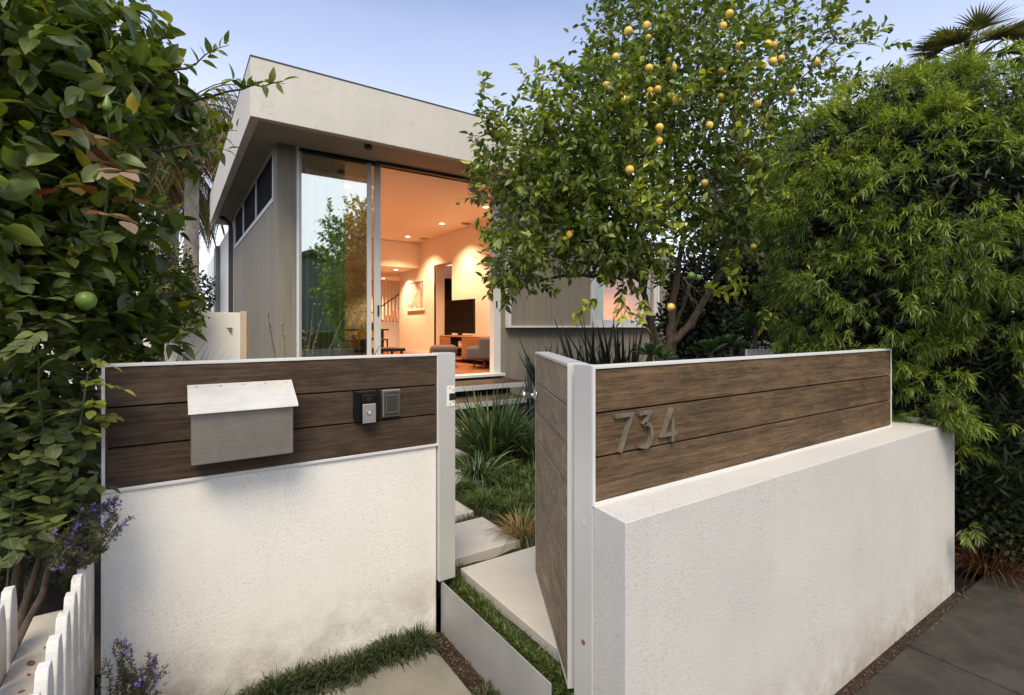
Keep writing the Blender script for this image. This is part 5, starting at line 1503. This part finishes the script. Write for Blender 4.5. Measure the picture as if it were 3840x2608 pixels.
# rosemary: one over the picket row, one at the wall foot
def rosemary(label, tips, base, nsp):
    t = thing('rosemary', label, 'shrub', base, 'violet flowering rosemary')
    mb = MB(); P, D, FP = [], [], []
    for k in range(nsp):
        b = Vector(base) + Vector((random.uniform(-.03, .03), random.uniform(-.03, .03), 0))
        e = tips[k % len(tips)] + Vector(RNG.normal(0, .020, 3)); e = e + (b - e) * .12; m = (b + e) / 2 + Vector(RNG.normal(0, .03, 3))
        pts = [b.lerp(m, i / 3) for i in range(3)] + [m.lerp(e, i / 3) for i in range(4)]
        mb.tube(pts, [.0025 - .0003 * i for i in range(7)], 4, False)
        for i in range(6):
            for _ in range(26):
                s_ = random.random(); q = pts[i].lerp(pts[i + 1], s_)
                P.append(q); D.append(Vector(RNG.normal(0, 1, 3)).normalized() + (e - b).normalized() * .6)
        if random.random() < .4:
            for _ in range(9): FP.append(pts[random.choice((4, 5, 5, 6))] + Vector(RNG.normal(0, .009, 3)))
    mb.build('stems', M['twig'], t)
    V, Fq, own = leaves(np.array(P), np.array(D), rand_dir(len(P)), .016, .0032, seg=2)
    fastmesh('needles', V, Fq, M['leaf_rosemary'], RNG.uniform(0, 1, len(P))[own], t)
    n = len(FP)
    V, Fq, own = leaves(np.repeat(np.array(FP), 3, 0), rand_dir(3 * n), rand_dir(3 * n), .011, .008, seg=2)
    fastmesh('flowers', V, Fq, M['petal'], RNG.uniform(0, 1, 3 * n)[own], t)
rosemary('flowering rosemary spilling over the far picket tops onto the wall corner', [at(*q) for q in ((380, 1860, 1.72), (450, 1830, 1.74), (490, 1930, 1.76), (400, 1990, 1.7), (330, 1930, 1.66), (300, 2050, 1.6), (350, 2040, 1.65), (210, 2100, 1.5), (250, 2000, 1.55), (420, 1880, 1.74), (290, 1890, 1.64))], tuple(at(290, 2120, 1.62)), 32)
rosemary('flowering rosemary low at the left foot of the mailbox wall', [at(*q) for q in ((445, 2400, 1.70), (420, 2450, 1.66), (480, 2500, 1.7), (545, 2420, 1.72), (590, 2475, 1.72), (500, 2560, 1.66), (560, 2600, 1.66))], tuple(at(480, 2690, 1.66)), 24)
# dry rusty tuft under the weeping shrub
c = at(3700, 2200, 3.55)
clump('dry_grass_tuft', 'rusty dry grass tuft under the weeping shrub at the pavement edge', [((c.x, c.y, -.2), 420, .50, .006, 1.2, .7, .16), ((c.x + .35, c.y + .05, -.2), 300, .42, .006, 1.2, .7, .14)], 'blade_rust', (c.x, c.y, -.2))
leafy_mass('shade_fill_leaves', 'dark leaves filling the black shade below the weeping shrub', 'shrub', [ell(3760, 1900, 3.7, 240, 240, .3), ell(3640, 1800, 3.75, 140, 280, .25), ell(3900, 2000, 3.6, 250, 200, .3)], 9000, .05, .03, 'leaf_hedge', tuple(at(3760, 2100, 3.95)), shell=.6)  # dark leaf mass added for the black shade and to cover the trunk

# litter and mulch
def litter(label, pts, sz, key):
    P = np.array(pts); n = len(P)
    V, Fq, own = leaves(P, np.concatenate([RNG.normal(0, 1, (n, 2)), RNG.normal(0, .12, (n, 1))], 1), UP + RNG.normal(0, .35, (n, 3)), RNG.uniform(.5, 1.3, n) * sz, sz * .5, seg=2, curl=.3)
    stuff(fastmesh('leaf_litter', V, Fq, M[key], RNG.uniform(0, 1, n)[own]), label, 'litter')
litter('brown mulch between the entry slab and the edging plate', [(random.uniform(1.03, 1.12), random.uniform(1.0, 2.3), -.028 + random.random() * .012) for _ in range(900)] + [(random.uniform(.85, 1.1), random.uniform(2.2, 2.31), -.028) for _ in range(200)], .014, 'litter')
litter('dry debris along the foot of the right stucco wall', [(random.uniform(2.0, 4.3), 1.10 - abs(random.gauss(0, .03)), -.19 + random.random() * .006) for _ in range(600)] + [(random.uniform(2.2, 5.2), random.uniform(-.2, 1.1), -.206) for _ in range(110)], .013, 'litter')
litter('fallen leaves on the garden soil', [(random.uniform(1.1, 4.5), random.uniform(2.3, 7), .165 + random.random() * .02) for _ in range(900)], .035, 'litter')

# ---- palms ---------------------------------------------------------------------
def palm(label, u, vtop, vbase, Y, r, nf, fl, group):
    b, tp = at(u, vbase, Y), at(u + 4, vtop, Y)
    t = thing('palm_tree', label, 'palm tree', (b.x, b.y, .1), group)
    pts = []; rr = []
    for i in range(60):
        pts.append(Vector((b.x, b.y, 0)).lerp(tp, i / 59)); rr.append(r * (1.12 - .28 * i / 59) * (1 + .05 * (i % 3 == 0)))
    MB().tube(pts, rr, 14).build('trunk', M['palmbark'], t, smooth=True)
    Vs = []; P, D, L_ = [], [], []; rb = MB()
    for k in range(nf):
        a = k * 2.399; el_ = random.uniform(-.5, 1.25)
        d = Vector((math.cos(a) * math.cos(el_), math.sin(a) * math.cos(el_), math.sin(el_)))
        q = tp + Vector((0, 0, .25)); prev = q.copy(); line = [q.copy()]
        for i in range(14):
            d = (d + Vector((0, 0, -.19))).normalized(); q = q + d * fl / 14; line.append(q.copy())
            if i > 1:
                sd = d.cross(Vector((0, 0, 1)))
                if sd.length < .05: sd = Vector((1, 0, 0))
                sd.normalize()
                for s_ in (-1, 1):
                    for z in range(3):
                        P.append(prev.lerp(q, z / 3)); D.append(sd * s_ * .7 + d * .6 + Vector((0, 0, -.15 + random.uniform(-.2, .2)))); L_.append(.75 * (1 - .45 * i / 14))
            prev = q.copy()
        rb.tube(line, [.025 - .0015 * i for i in range(15)], 5)
    rb.build('frond_ribs', M['pencil'], t)
    V, Fq, own = blades(np.array(P), np.array(D), np.array(L_), .032, 3, .75)
    fastmesh('crown', V, Fq, M['palmleaf'], np.clip(RNG.uniform(0, 1, len(P)) ** 1.3, 0, 1)[own], t)
    Pd = np.array([tp + Vector((random.uniform(-.22, .22), random.uniform(-.22, .22), random.uniform(-.3, .3))) for _ in range(90)])
    V, Fq, own = blades(Pd, RNG.normal(0, .35, Pd.shape) + np.array([0, 0, -1]), 1.1, .05, 3, .3)
    fastmesh('hanging_skirt', V, Fq, plainleaf('orange palm fibre', (.42, .22, .11)), RNG.uniform(0, 1, len(Pd))[own], t)
palm('taller palm with a pale trunk nearer the house corner', 716, 440, 1180, 13, .17, 40, 2.7, 'palms in the side yard')
palm('shorter palm left of the taller one, its skirt drooping', 645, 640, 1180, 14.5, .16, 36, 2.4, 'palms in the side yard')

def fan_palm(label, u, v, Y):
    c = at(u, v, Y); t = thing('fan_palm', label, 'palm tree', (c.x, c.y, 0), 'fan palms beyond the weeping shrub')
    MB().tube([(c.x, c.y, 0), (c.x, c.y, c.z - .1)], [.25, .2], 12).build('trunk', M['palmbark'], t, smooth=True)
    P, D, N = [], [], []; st = MB()
    for k in range(22):
        a = k * 2.4; el_ = random.uniform(-.2, 1.3)
        d = Vector((math.cos(a) * math.cos(el_), math.sin(a) * math.cos(el_), math.sin(el_))); hub = c + d * .75
        st.tube([c, hub], [.02, .012], 5)
        sd = d.cross(Vector((0, 0, 1))); sd = sd.normalized() if sd.length > .05 else Vector((1, 0, 0))
        for j in range(26):
            f = (j / 25 - .5) * 2.5
            P.append(hub); D.append(d * math.cos(f) + sd * math.sin(f) + Vector((0, 0, -.05)))
    st.build('stalks', M['pencil'], t)
    n = len(P)
    V, Fq, own = blades(np.array(P), np.array(D), .85 * RNG.uniform(.85, 1.1, n), .06, 4, .22)
    fastmesh('crown', V, Fq, M['palmleaf'], RNG.uniform(0, .8, n)[own], t)
fan_palm('fan palm rising over the top of the weeping shrub', 3640, 235, 13)
fan_palm('fan palm low at the right edge behind the weeping shrub', 3900, 560, 13)
